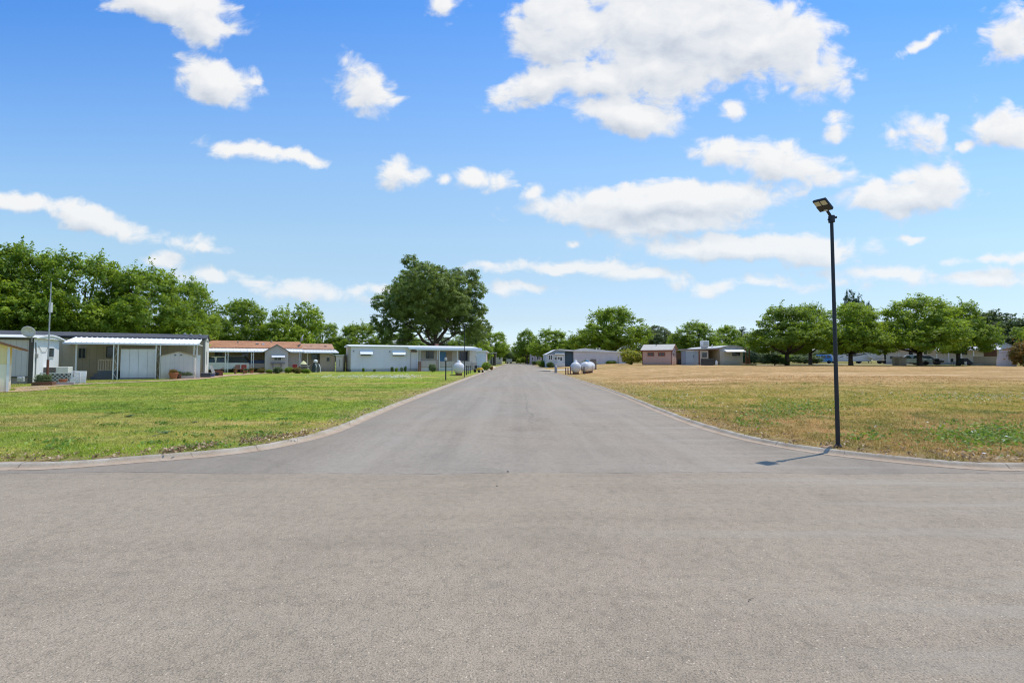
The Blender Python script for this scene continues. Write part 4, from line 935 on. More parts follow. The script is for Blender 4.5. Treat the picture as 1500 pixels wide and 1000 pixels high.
fr.window(117, 126, 510.5, 524, 2.9, FRM, 2); fr.window(158, 168, 508, 523, 2.9, FRMD, 1)
fr.window(100, 104, 512, 522, 2.9, FRM, 1)
lp = lambda pxs: fr.part('post', WHITEP, lambda m: lattice_post(m, fr.u(pxs[0], .12), .12, 0, zc-.28, fr.u(pxs[1], .12)-fr.u(pxs[0], .12)))
lp((167.5, 174)); lp((229.5, 236)); lp((285, 289.5))
fr.part('post', WHITEP, lambda m: post(m, fr.u(113, .5), .5, 0, zc-.2, .09))
for i in range(4):
    a = 178+i*13.2; fr.part('wall_panel', paint((.72, .73, .78), .5, .05, dirt=.2), lambda m, a=a: m.box(fr.u(a, .5), fr.u(a+13.2, .5)-.015, .5, .53, .10, fr.h(a, 511, .5)))
for q in ((.48, .56, zc-.30, zc-.23), (.45, .58, .0, .07)): fr.part('panel_rail', FRM, lambda m: m.box(fr.u(177, .5), fr.u(232, .5), *q))
pd = fr.part('porch_base', paint((.13, .16, .19), .7, .1), lambda m: (m.box(fr.u(145, 1.2), fr.u(175, 1.2), 1.2, 2.89, 0, .62), m.box(fr.u(139, 1.2), fr.u(145, 1.2)-.01, 1.3, 2.5, 0, .40), m.box(fr.u(134, 1.2), fr.u(139, 1.2)-.01, 1.3, 2.5, 0, .2)))
def rail(m):
    a, b = fr.u(146, 1.25), fr.u(174, 1.25); m.box(a, b, 1.22, 1.28, 1.42, 1.48); m.box(a, b, 1.22, 1.28, .68, .72)
    for i in range(9): x = a+(b-a)*i/8; m.box(x-.03, x+.03, 1.225, 1.275, .63, 1.42)
fr.part('railing', BEIGE, rail)
fr.part('door', paint((.72, .73, .72), .5, .04), lambda m: m.box(fr.u(289.3, -.06), fr.u(294.5, -.06), -.06, -.02, .02, fr.h(292, 520)), label='narrow white door panel leaning at the carport end')
fr.part('partition', BEIGE, lambda m: m.box(fr.u(90, 1.6)+.05, fr.u(112, 1.6), 1.6, 1.66, 0, zc-.1))
# storage shed under the carport
f2 = Fr('storage_shed', 'grey metal shed with low gable standing under the right end of the white carport', 'shed', 237, 34.6, 30)
a, b = 0, f2.u(287.3)-.05; ze, zr = f2.h(262, 521.5), f2.h(262, 515.5)
f2.part('wall', paint((.62, .58, .54), .6, .05, groove=.28, gdark=.3, gw=.05), lambda m: m.prism([(a, 0), (b, 0), (b, ze), ((a+b)/2, zr), (a, ze)], .0, 1.7))
f2.part('roof', simple((.42, .34, .20), .6, .1, 'tan_metal'), lambda m: gable_roof_v(m, a, b, 0, 1.7, ze+.01, zr+.01, .05, .06, .05))
for q in (-.25, .12): f2.part('vent', FRMD, lambda m: m.box((a+b)/2+q, (a+b)/2+q+.13, -.012, -.002, zr-.28, zr-.20))
# antenna mast
p = G(72, 26.9); t = thing('antenna_mast', 'tall thin metal antenna mast with a rusty lower half beside the white end wall', 'antenna', p)
zt_ = at(77, 413, 26.9).z-p.z; m = MB(); m.tube([(0, 0, -.1), (0, 0, 1.45)], .06, 8); m.build('lower_post', simple((.16, .055, .03), .8, 0, 'rust'), t)
m = MB(); m.tube([(0, 0, 1.4), (0, 0, zt_*.8), (0, 0, zt_)], [.035, .03, .018], 8); m.build('mast', simple((.42, .42, .42), .4, .6, 'galv'), t)
m = MB(); m.box(-.03, .09, -.06, .06, zt_*.70, zt_*.80); m.build('bracket', simple((.6, .6, .6), .5, .2, 'brk'), t)
# lattice fence
p = G(61, 27.0); t = thing('lattice_fence', 'low white lattice screen with criss-cross openings in front of the cooling unit', 'lattice fence', p, .42)
Lw = (104-61)/F*28.6; m = MB()
m.box(0, Lw, -.02, .02, .62, .67); m.box(0, Lw, -.02, .02, .02, .07); m.box(0, .05, -.02, .02, .07, .62); m.box(Lw-.05, Lw, -.02, .02, .07, .62)
n = 9
for i in range(-3, n):
    for sgn, yy in ((1, -.008), (-1, .008)):
        x0 = i*Lw/n; x1 = x0+.55
        if sgn < 0: x0, x1 = x1, x0
        pa, pb = Vector((x0, yy, .07)), Vector((x1, yy, .62))
        ts = [0., 1.]
        if pb.x != pa.x:
            t0, t1 = (0-pa.x)/(pb.x-pa.x), (Lw-pa.x)/(pb.x-pa.x); lo, hi = min(t0, t1), max(t0, t1); ts = [max(0, lo), min(1, hi)]
        if ts[1] > ts[0]+.05:
            q0, q1 = pa.lerp(pb, ts[0]), pa.lerp(pb, ts[1]); m.tube([q0, q1], .014, 4)
m.build('lattice_panel', WHITEP, t)
# cooling unit + leaning panel + planters
p = G(84, 29.6); t = thing('cooling_unit', 'white boxy cooling unit behind the lattice screen', 'air conditioner', p, .45)
m = MB(); m.box(-.6, .72, -.35, .35, .56, 1.0); m.build('housing', paint((.66, .64, .58), .6, .06), t, bevel=.02); m = MB(); m.box(-.55, .67, -.3, .3, 0, .555); m.build('dark_lower_body', simple((.05, .05, .045), .8, 0, 'lattice_shade'), t)  # lower body coloured near-black, painted shade seen through the lattice
m = MB(); m.box(-.55, .12, -.375, -.353, .62, .95); m.build('louvre', paint((.16, .14, .12), .7, .1, groove=.04, gaxis=2, gdark=.8, gw=.3), t)
p = G(105, 28.2); t = thing('panel_board', 'white board leaning beside the lattice screen', 'board', p, .35)
m = MB(); m.add([(0, 0, 0), (.80, -.05, 0), (.74, .16, .74), (-.02, .2, .76), (0, .03, 0), (.80, -.02, 0), (.74, .19, .74), (-.02, .23, .76)], [(0, 1, 2, 3), (4, 5, 6, 7), (0, 1, 5, 4), (2, 3, 7, 6), (0, 3, 7, 4), (1, 2, 6, 5)])
m.build('panel', paint((.80, .79, .75), .6, .05, groove=.18, gaxis=2, gdark=.25), t)
m = MB(); m.box(.1, .14, .1, .34, 0, .7); m.build('strut', WOOD, t)
p = G(64, 25.4); t = thing('planter_box', 'low timber planter with dry plants in front of the white end wall', 'planter', p, .35)
m = MB(); 
for z in (0, .11): m.box(-.35, .55, -.2, -.16, z, z+.10); m.box(-.35, .55, .16, .2, z, z+.10); m.box(-.35, -.31, -.159, .159, z, z+.10); m.box(.51, .55, -.159, .159, z, z+.10)
m.build('timber', WOOD, t); m = MB(); m.box(-.30, .50, -.155, .155, .02, .18); m.build('soil', simple((.08, .05, .03), .95, 0, 'soil'), t)
o = link('plants', bush_var(2, LEAF_G, 'bg')[1], t); o.scale = (.55, .3, .45); o.location = (.1, 0, .15)
p = G(88, 26.3); t = tag(MB().box(-.75, .75, -.06, .06, 0, .14).build('timber_edging', simple((.42, .38, .36), .8, 0, 'greytimber'), bevel=.02), 'weathered grey timber lying beside the terracotta pot', 'timber'); t.location = p; t.rotation_euler = (0, 0, .35)
def pot(px, Y, r, h, label, plant=None, mat=None, group=None, pl=1.):
    p = G(px, Y); t = thing('flower_pot', label, 'flower pot', p, 0, group)
    m = MB(); m.lathe([(r*.68, 0), (r*.95, h*.82), (r*1.05, h*.82), (r*1.05, h), (r*.9, h), (r*.85, h*.86)], n=16); m.build('pot', mat or TERRA, t, smooth=True)
    m = MB(); m.lathe([(r*.86, h*.78), (r*.86, h*.84)], n=14); m.build('soil', simple((.07, .045, .03), .95, 0, 'soil'), t)
    if plant: o = link('plant', bush_var(plant[1], plant[0], plant[2])[1], t); o.scale = (r*1.7*pl,)*3; o.location = (0, 0, h*.75)
    return t
pot(95, 26.9, .19, .30, 'terracotta pot at the right end of the grey timber edging')
GPOT = 'pots before the grey metal shed'
pot(256, 34.6, .30, .48, 'large terracotta pot with pale flowers before the grey shed', (LEAF_R, 1, 'br'), group=GPOT, pl=.7)
pot(263, 35.0, .22, .36, 'smaller dark brown pot right of the large terracotta one', (LEAF_G, 2, 'bg'), simple((.14, .06, .035), .7, 0, 'brownpot'), GPOT, .8)
p = G(273, 35.4); t = thing('planter_trough', 'long pale trough with sparse plants before the grey shed', 'planter', p, .5)
m = MB(); m.box(-.45, .6, -.15, .15, 0, .22); m.build('trough', simple((.42, .38, .33), .8, 0, 'trough'), t, bevel=.02)
o = link('plants', bush_var(3, LEAF_G, 'bg')[1], t); o.scale = (.7, .25, .4); o.location = (.1, 0, .15)
p = G(303, 37.6); t = thing('storage_bin', 'dark plastic storage bin at the corner of the grey roofed home', 'bin', p, .6)
m = MB(); m.box(-.35, .35, -.25, .25, 0, .32); m.build('bin_body', simple((.05, .055, .07), .5, 0, 'darkplastic'), t, bevel=.03); m = MB(); m.box(-.38, .38, -.28, .28, .322, .37); m.build('lid', simple((.10, .11, .15), .5, 0, 'lidplastic'), t, bevel=.015)
p = G(311, 39); t = thing('bucket', 'blue plastic tub on the dirt beside the dark storage bin', 'tub', p, .2)
m = MB(); m.lathe([(.24, 0), (.3, .26), (.33, .26), (.33, .29), (.28, .29), (.22, .04)], n=18); m.build('tub_body', simple((.10, .13, .25), .5, 0, 'blueplastic'), t, smooth=True)
# wheelbarrow tipped up
p = G(317, 40.5); t = thing('wheelbarrow', 'tipped-up rusty wheelbarrow with a pale tray at the corner of the grey roofed home', 'wheelbarrow', p, .5)
m = MB(); m.add([(-.5, 0, .95), (-.25, 0, 1.0), (.0, 0, .30), (-.22, 0, .22), (-.5, .08, .93), (-.25, .08, .98), (.0, .08, .28), (-.22, .08, .2)], [(0, 1, 2, 3), (7, 6, 5, 4), (0, 1, 5, 4), (1, 2, 6, 5), (2, 3, 7, 6), (3, 0, 4, 7)]); m.build('tray', simple((.62, .62, .58), .6, .1, 'paletray'), t)
m = MB(); m.box(-.1, .55, .1, .5, .05, .45); m.tube([(-.1, .3, .4), (.3, .3, .55), (.65, .3, .75)], .03, 6); m.build('frame', simple((.20, .075, .045), .8, 0, 'rustframe'), t)
m = MB(); m.lathe([(.16, -.03), (.18, 0), (.16, .03)], (.1, .05, .17), 'y', 14); m.build('wheel', RUBBER, t)

# 3 --- brown-roofed home
fr = Fr('mobile_home', 'brown shingled home with white ribbed carport and a gabled front room', 'mobile home', 312, 50.5, 30, 'mobile homes along the avenue')
zc = (fr.h(330, 511.5)+fr.h(430, 514.5))/2; uA = fr.u(446); uB = fr.u(497)
pan_roof(fr, -1.5, uA, 0, 2.7, zc-.10, zc+.26, .14, .34); pan_roof(fr, uA+.06, uB, .25, 2.7, zc-.14, zc+.18, .14, .34)
BR = shingle((.42, .215, .125), 'brown_shingle'); BR2 = shingle((.42, .25, .17), 'pale_brown_shingle')
zE = zc+.26; zR = fr.h(400, 501, 4.6); zR2 = fr.h(470, 504.5, 4.6)
def half(m, u0, u1, ze, zr, v0, v1): gable_roof(m, u0, u1, v0, v1, ze, zr, .1, 0, 0)
fr.part('roof', BR, lambda m: half(m, -2.2, uA+.02, zE+.02, zR, 2.6, 6.8))
fr.part('roof', BR2, lambda m: half(m, uA+.03, uB-.15, zE-.05, zR2, 2.6, 6.8), label='paler lower roof section')
WB = paint((.46, .37, .26), .7, .06, groove=.4, gdark=.3); WP = paint((.52, .44, .38), .7, .06, groove=.4, gdark=.3)
fr.part('wall', WB, lambda m: m.box(-2.2, uA, 2.75, 6.7, 0, zE-.04)); fr.part('wall', WP, lambda m: m.box(uA+.01, uB-.3, 2.75, 6.7, 0, zE-.1))
for pr in ((331, 335), (369, 372.2), (439, 441.5)): fr.part('post', WHITEP, lambda m, pr=pr: lattice_post(m, fr.u(pr[0], .1), .1, 0, zc-.22, max(.18, fr.u(pr[1], .1)-fr.u(pr[0], .1)), .07))
fr.part('post', WHITEP, lambda m: post(m, fr.u(451, 1.4), 1.4, 0, zc-.2, .09))
fr.part('post', WHITEP, lambda m: post(m, fr.u(478, 1.2), 1.2, 0, zc-.2, .07))
fr.window(316, 327, 515, 521, 2.75, FRM, 2); fr.window(355, 364, 515, 530, 2.75, FRM, 2); fr.window(457, 467, 519, 526, 2.75, FRM, 2, glass=GLASSB)
for px, v in ((349, 4.1), (376, 3.6), (378.5, 3.6), (398, 4.5)): fr.part('roof_vent', FRM, lambda m: vent(m, fr.u(px, v), v, zE+(zR-zE)*(v-2.6)/2, .16, .06))
for px, hh_ in ((456, .12), (477, .18)): fr.part('roof_vent', FRMD, lambda m: vent(m, fr.u(px, 3.65), 3.65, zE+.2, hh_, .11))
fr.part('skylight', WHITEROOF, lambda m: m.box(fr.u(384, 3.6), fr.u(388, 3.6), 3.5, 3.9, zE+.5, zE+.68))
# gabled front room
g0, g1 = fr.u(389, -1.0), fr.u(423, -1.0); zg = fr.h(406, 504.5, -1.0); zge = fr.h(388, 514.5, -1.)
GW = paint((.46, .43, .40), .7, .05)
fr.part('wall', GW, lambda m: m.prism([(g0, 0), (g1, 0), (g1, zge), ((g0+g1)/2, zg-.05), (g0, zge)], -1.0, 2.7), label='grey gabled front room')
fr.part('roof', paint((.22, .21, .22), .7, .08, dirt=0), lambda m: gable_roof_v(m, g0, g1, -1.0, 4.5, zge+.0, zg-.03, .08, .15, .22), label='dark gabled roof of the front room')
fr.window(402.5, 413, 522.5, 527.5, -1.0, FRMW, 2, fw=.04)
def awn(fr, px0, px1, py0, py1, v, mat, out=.45):
    a, b = fr.u(px0, v), fr.u(px1, v); zt_, zb_ = fr.h((px0+px1)/2, py0, v), fr.h((px0+px1)/2, py1, v)
    def f(m):
        m.prism([(v-.004, zt_), (v-out, zb_), (v-out, zb_-.04), (v-.004, zt_-.03)], a, b, axis='x')
        for q in (a, b-.03): m.prism([(v-.004, zt_-.04), (v-out+.03, zb_-.02), (v-.004, zb_-.02)], q, q+.03, axis='x')
    return fr.part('awning', mat, f)
awn(fr, 398.5, 418, 520, 523, -1.0, paint((.62, .66, .72), .5, .05, dirt=0), .5)
fr.part('window_shelf', paint((.20, .20, .23), .7, .1), lambda m: (m.box(fr.u(397, -1.), fr.u(418, -1.), -1.25, -1.003, fr.h(408, 532, -1)-.03, fr.h(408, 531, -1)+.03), m.box(fr.u(400, -1.), fr.u(401.5, -1.), -1.2, -1.003, fr.h(408, 538, -1), fr.h(408, 532, -1)-.031), m.box(fr.u(412, -1.), fr.u(413.5, -1.), -1.2, -1.003, fr.h(408, 538, -1), fr.h(408, 532, -1)-.031)))
fr.part('wall', WP, lambda m: m.box(g1+.02, fr.u(438, .6), .6, 2.74, 0, zc-.06), label='pinkish side wall beside the front room')
dp = at(440, 496, 58); dish('satellite_dish', 'satellite dish raised on a mast above the brown roof', dp, 2.0, .45, .2, 1.6)
# small beige rooms at its right
f2 = Fr('utility_room', 'small beige outbuilding with curved white roof and square window', 'outbuilding', 469.5, 57, 22)
b = f2.u(491.5); ze, zr = f2.h(480, 520.5), f2.h(480, 517)
f2.part('wall', paint((.50, .40, .33), .7, .05, groove=.4, gdark=.25), lambda m: m.prism([(0, 0), (b, 0), (b, ze-.12), (b*.6, ze+.12), (b*.3, zr-.05), (0, zr-.02)], 0, 2.2))
f2.part('roof', WHITEROOF, lambda m: m.prism([(-.1, zr), (b*.35, zr-.02), (b*.65, ze+.16), (b+.25, ze-.08), (b+.25, ze-.02), (b*.65, ze+.23), (b*.35, zr+.06), (-.1, zr+.06)], -.15, 2.3))
f2.window(479, 483.5, 523.5, 529, 0, WP, 1)
f3 = Fr('utility_room', 'narrow white cabinet shed with a tall door, left of the long white home', 'outbuilding', 492.5, 57, 10)
b = f3.u(503.5); ze = f3.h(498, 520.5)
f3.part('wall', paint((.62, .56, .50), .6, .05), lambda m: m.box(0, b, 0, 1.6, 0, ze)); f3.part('roof', WHITEROOF, lambda m: m.box(-.1, b+.1, -.12, 1.7, ze+.003, ze+.09))
dd = f3.part('door', paint((.72, .64, .58), .6, .05), lambda m: m.box(b*.12, b*.88, -.04, -.003, .08, ze-.25)); m = MB(); m.box(b*.5, b*.53, -.08, -.041, .6, 1.5); m.build('handle', FRMD, dd)
# clutter under / before the carport
def clutter_chair(px, Y, label, c, rz=0):
    t = thing('garden_chair', label, 'chair', G(px, Y), rz); mt = simple(c, .6, 0, 'chairpaint')
    m = MB(); m.box(-.25, .25, -.25, .25, .40, .44); m.build('seat', mt, t, bevel=.01); m = MB(); m.box(-.25, .25, .22, .26, .46, .9); m.build('backrest', mt, t, bevel=.01)
    for sx in (-1, 1):
        for sy in (-1, 1): m = MB(); m.tube([(sx*.23, sy*.22, 0), (sx*.22, sy*.21, .40)], .018, 6); m.build('leg', mt, t)
clutter_chair(358, 49.5, 'faded red garden chair in the middle of the carport front', (.36, .05, .04), .4)
clutter_chair(365, 49.2, 'pale metal garden chair beside the lattice carport post', (.42, .40, .38), -.5)
clutter_chair(351, 49.4, 'brown wooden garden chair behind the truck tail', (.17, .10, .07), .9)
clutter_chair(432, 54, 'red garden chair in the nook between the gabled room and the porch post', (.30, .03, .03), .2)
GPT = 'little pots along the bed before the brown roofed home'
for i, (px, Y, r, lab) in enumerate([(346, 48.6, .16, 'small clay pot behind the stump post'), (361, 48.6, .18, 'small clay pot before the red garden chair'), (370, 48.6, .2, 'clay pot at the foot of the lattice carport post'), (384, 48.8, .17, 'clay pot left of the reddish plant')]):
    pot(px, Y, r, .28, lab, (LEAF_G if i % 2 else LEAF_R, i % 4, 'bg' if i % 2 else 'br'), group=GPT)
GS = 'short stump posts before the brown roofed home'
for px, lab in ((346, 'short weathered post before the truck wheel'), (358, 'short weathered post before the red garden chair')):
    o = MB().tube([(0, 0, -.1), (0, 0, .75), (0, 0, .78)], [.07, .065, .03], 8).build('wooden_post', WOOD); tag(o, lab, 'post', GS); o.location = G(px, 45.8)
p = G(463, 53.5); t = thing('covered_grill', 'dark figure-like covered grill with white cap near the porch', 'grill', p, .3)
m = MB(); m.lathe([(.42, 0), (.38, .6), (.30, .95), (.22, 1.1)], n=14); m.build('cover', simple((.035, .05, .045), .7, 0, 'cover'), t, smooth=True)
m = MB(); m.lathe([(.18, 1.12), (.24, 1.2), (.22, 1.38), (.1, 1.46), (.01, 1.48)], n=14); m.build('cap', WHITEP, t, smooth=True)
m = MB(); m.tube([(.1, -.42, 0), (.12, -.40, .7), (.05, -.30, 1.0)], .04, 6); m.tube([(.55, -.1, 0), (.5, -.1, .6), (.35, 0, .95)], .05, 6); m.build('frame', WHITEP, t)
p = G(446, 54.5); t = thing('patio_table', 'small patio table with a pale tilted parasol by the porch post', 'table', p, .1)
m = MB(); m.box(-.6, .6, -.4, .4, .70, .74); m.build('table_top', simple((.50, .48, .44), .6, 0, 'tt'), t)
for sx in (-1, 1): m = MB(); m.box(sx*.5-.03, sx*.5+.03, -.3, .3, 0, .70); m.build('leg', FRM, t)
m = MB(); m.tube([(0, 0, .74), (0, 0, 1.3)], .02, 6); m.lathe([(.42, .92), (.25, 1.15), (.03, 1.32)], (-.05, 0, 0), n=10); m.build('parasol', simple((.62, .62, .34), .8, 0, 'cloth'), t)

# 4 --- long white home with awnings and porch
fr = Fr('mobile_home', 'long white mobile home with two awning windows and a columned porch', 'mobile home', 514.5, 55.2, 27, 'mobile homes along the avenue')
uP = fr.u(612); uE = fr.u(697); zE = fr.h(540, 507.5)-.05; Wd = 4.2; zR = zE+.22
WW = paint((.74, .71, .80), .6, .04, groove=1.35, gdark=.25, gw=.012, dirt=.22); WC = paint((.66, .60, .50), .7, .05, groove=.4, gdark=.2)
fr.part('wall', WW, lambda m: m.box(.0, uP, 0, Wd, .32, zE)); fr.part('skirting', paint((.60, .62, .66), .7, .08, groove=.9, gdark=.4), lambda m: m.box(.03, uP-.02, .03, Wd-.03, 0, .318))
fr.part('end_wall', paint((.55, .47, .37), .7, .06, groove=.35, gdark=.25), lambda m: m.box(-.05, -.003, -.01, Wd, .30, zE))
fr.part('skirting', paint((.22, .19, .18), .8, .1), lambda m: m.box(-.045, -.002, .02, Wd-.02, 0, .298), label='dark end skirting')
fr.part('wall', WC, lambda m: m.box(uP+.003, uE-.6, 1.7, Wd, .32, zE-.02), label='cream wall behind the porch')
fr.part('roof', WHITEROOF, lambda m: m.prism([(-.22, zE+.01), (Wd+.2, zE+.01), (Wd+.2, zE+.10), (Wd/2, zR+.10), (-.22, zE+.10)], -.28, uE+.2, axis='x'))
fr.part('porch_roof', paint((.70, .76, .84), .5, .03, dirt=0), lambda m: (m.prism([(-1.0, zE-.27), (-.24, zE-.12), (-.24, zE+.02), (-1.0, zE-.05)], fr.u(597), fr.u(702), axis='x'), m.box(fr.u(606), fr.u(702), -1.03, -1.002, zE-.33, zE-.04)))
for px in (612.5, 615.5, 641.5, 644, 670): fr.part('post', WHITEP, lambda m, px=px: post(m, fr.u(px, -.85), -.85, 0, zE-.25, .07))
PW = paint((.50, .44, .41), .8, .06, groove=.18, gdark=.5, gw=.1)
fr.part('porch_wall', PW, lambda m: (m.box(fr.u(616.5, -.8), fr.u(639, -.8), -.85, -.8, .52, fr.h(628, 528.5, -.8)), m.box(fr.u(643, -.8), fr.u(670, -.8), -.85, -.8, .52, fr.h(655, 529, -.8)), m.box(fr.u(672, -.8), fr.u(691, -.8), -.85, -.8, .52, fr.h(680, 529, -.8))))
fr.part('brick_pier', paint((.38, .30, .28), .8, .12, groove=.12, gaxis=2, gdark=.4), lambda m: m.box(fr.u(639.3, -.9), fr.u(642.8, -.9), -.92, -.75, .0, fr.h(641, 526.5, -.9)))
fr.part('porch_deck', paint((.70, .73, .77), .6, .05), lambda m: m.box(uP+.1, fr.u(691, -.78), -.78, 1.69, 0, .44))
fr.part('deck_edge', FRM, lambda m: m.box(uP+.1, fr.u(691, -.8), -.83, -.785, .44, .50))
fr.part('wall', PW, lambda m: m.box(fr.u(692, -.7), fr.u(699, -.7), -.7, .6, .1, fr.h(695, 531, -.7)), label='low end wall of the porch')
fr.part('end_room', paint((.72, .68, .60), .7, .04), lambda m: m.box(fr.u(688, .9), fr.u(698, .9), .9, Wd, .3, zE-.02))
awn(fr, 527.5, 546, 512.2, 518.5, 0, paint((.72, .78, .85), .5, .04, groove=.12, gaxis=2, gdark=.2, dirt=0)); awn(fr, 574.8, 594, 513, 519.3, 0, paint((.72, .78, .85), .5, .04, groove=.12, gaxis=2, gdark=.2, dirt=0))
fr.window(529.5, 543, 515, 520.3, 0, FRM, 1, .05); fr.window(576.5, 592, 516, 520.8, 0, FRM, 1, .05); fr.window(603, 610.5, 512.3, 515.3, 0, paint((.45, .22, .18), .7), 2, .05, glass=GLASS)
fr.window(624.5, 635, 514.5, 524.5, 1.7, FRM, 2); fr.window(673, 687, 515, 528, 1.7, FRM, 2, glass=glassy((.02, .025, .05)))
dd = fr.part('door', simple((.09, .26, .48), .5, 0, 'blue_door'), lambda m: m.box(fr.u(644.6, 1.7), fr.u(653, 1.7), 1.62, 1.695, .46, fr.h(648, 515, 1.7)), label='bright blue front door'); m = MB(); m.box(fr.u(652, 1.7)-.05, fr.u(652, 1.7), 1.57, 1.618, 1.3, 1.4); m.build('handle', CHROME, dd)
fr.part('entrance_panel', paint((.44, .34, .24), .7, .06), lambda m: m.box(fr.u(653.6, 1.7), fr.u(662, 1.7), 1.64, 1.695, .46, fr.h(658, 515, 1.7)))
fr.part('chimney', simple((.30, .16, .12), .8, 0, 'brick'), lambda m: m.box(fr.u(638, 3), fr.u(642, 3), 2.8, 3.3, zR-.1, zR+.42))
fr.part('wall_lamp', FRMD, lambda m: (m.box(fr.u(517.5), fr.u(519), -.08, -.003, fr.h(518, 515), fr.h(518, 513.4)), m.box(fr.u(570.5), fr.u(572), -.08, -.003, fr.h(571, 515.5), fr.h(571, 514))))
fr.part('downpipe', FRM, lambda m: m.tube([(uP-.9, -.03, .1), (uP-.9, -.03, zE-.1)], .025, 6))
GW5 = 'small weeds at the foot of the long white home'
for i, px in enumerate((533, 549, 575, 581, 589, 594)):
    bush(px, [538.5, 540.5, 537, 538, 537.5, 536][i], 4, 54.6, [LEAF_M, LEAF_G, LEAF_D][i % 3], ['bm', 'bg', 'bd'][i % 3], ['tiny weed below the left awning window', 'tiniest weed midway between the awning windows', 'taller weed left of the right awning window', 'weed directly below the right awning window', 'dark weed right of the right awning window', 'weed by the downpipe of the long white home'][i], 'weed', i % 4, GW5, 'weed')
o = MB(); o.box(-.18, .18, -.15, .15, 0, 1.25); t = o.build('meter_box', simple((.22, .12, .10), .7, 0, 'meterbox'), bevel=.02); tag(t, 'dark reddish meter box beside the left porch posts', 'meter box'); t.location = G(615, 57.6); t.rotation_euler = (0, 0, .45)
p = G(701.5, 52.5); t = thing('lawn_mower', 'small yellow ride-on mower parked at the porch end of the long white home', 'mower', p, 2.4)
m = MB(); m.box(-.45, .1, -.22, .22, .25, .52); m.box(.1, .5, -.25, .25, .25, .4); m.build('body', simple((.72, .42, .03), .5, 0, 'yellow_paint'), t, bevel=.04); m = MB(); m.box(.2, .5, -.18, .18, .45, .55); m.box(.46, .54, -.18, .18, .5, .8); m.build('seat', BLACK, t, bevel=.02)
for x, y, r in ((-.35, -.28, .14), (-.35, .28, .14), (.3, -.32, .2), (.3, .32, .2)): m = MB(); m.lathe([(r*.6, -.05), (r, -.05), (r, .05), (r*.6, .05)], (x, y, r), 'y', 14); m.build('wheel', RUBBER, t)
m = MB(); m.tube([(-.05, 0, .5), (.08, 0, .72)], .015, 5); m.lathe([(.13, .72), (.13, .74)], (.08, 0, 0), n=12); m.build('steering_wheel', BLACK, t)

# 5 --- smaller homes further up the left side
fr = Fr('mobile_home', 'boxy pale blue and beige home with thick white roof edge close to the left kerb', 'mobile home', 712, 74, 2, 'mobile homes along the avenue')
ze = fr.h(706, 515); u0 = fr.u(696); 
fr.part('wall', paint((.60, .68, .78), .6, .04), lambda m: m.box(u0-2, -.05, 0, 12, .25, ze)); fr.part('side_wall', paint((.55, .47, .42), .7, .05), lambda m: m.box(-.047, 0, .0, 12, .2, ze))
fr.part('skirting', paint((.38, .33, .24), .8, .1), lambda m: m.box(u0-2, -.08, .03, 12, 0, .248)); fr.part('roof', WHITEROOF, lambda m: (m.box(u0-2.2, .15, -.3, 6.0, ze+.003, ze+.20), m.box(-1.5, .35, 6.02, 12.3, ze-.02, ze+.14)))
fr = Fr('carport', 'dark open carport with pale corner posts beyond the boxy pale blue home', 'carport', 727, 112, 2)
u0 = fr.u(718); ze = fr.h(722, 517)
fr.part('roof', paint((.55, .55, .53), .6, .05, dirt=0), lambda m: m.box(u0-.6, .2, -.1, 6, ze, ze+.18)); fr.part('back_wall', paint((.07, .065, .06), .8, .1), lambda m: m.box(u0, 0, 5.6, 5.7, 0, ze-.003))  # back wall near-black: inner shade of the carport put into its colour
for x in (u0, -1.0, -.05): fr.part('post', paint((.45, .43, .42), .7, .05), lambda m, x=x: m.box(x-.08, x+.08, 0, .16, 0, ze-.003))
fr.part('shelf', paint((.25, .24, .24), .7, .1), lambda m: [m.box(u0+.1, u0+.55, .3, .8, z, z+.06) for z in (.5, 1.1, 1.7)])
fr = Fr('mobile_home', 'beige end wall of the last home on the left side of the road', 'mobile home', 735, 150, 0, 'mobile homes along the avenue')
u0 = fr.u(729); ze = fr.h(732, 519.5)
fr.part('wall', paint((.50, .46, .40), .7, .05), lambda m: m.box(u0-3, 0, 0, 10, 0, ze)); fr.part('roof', paint((.42, .41, .38), .7, .05, dirt=0), lambda m: m.box(u0-3.2, .2, -.2, 10.2, ze+.003, ze+.2)); fr.window(730.5, 733, 522, 526, 0, FRMW, 1)
p = G(746, 184); t = thing('market_trailer', 'tiny white-roofed trailer facing the far end of the road', 'trailer', p, 0)
m = MB(); m.box(-1.1, 1.1, -1, 1, .5, 1.5); m.build('body', paint((.55, .5, .45), .6), t); m = MB(); m.box(-1.2, 1.2, -1.1, 1.1, 1.503, 1.75); m.build('roof', WHITEROOF, t)
for x in (-.7, .7): m = MB(); m.lathe([(.2, -1.05), (.3, -1.05), (.3, -.9), (.2, -.9)], (x, 0, .3), 'y', 12); m.build('wheel', RUBBER, t)

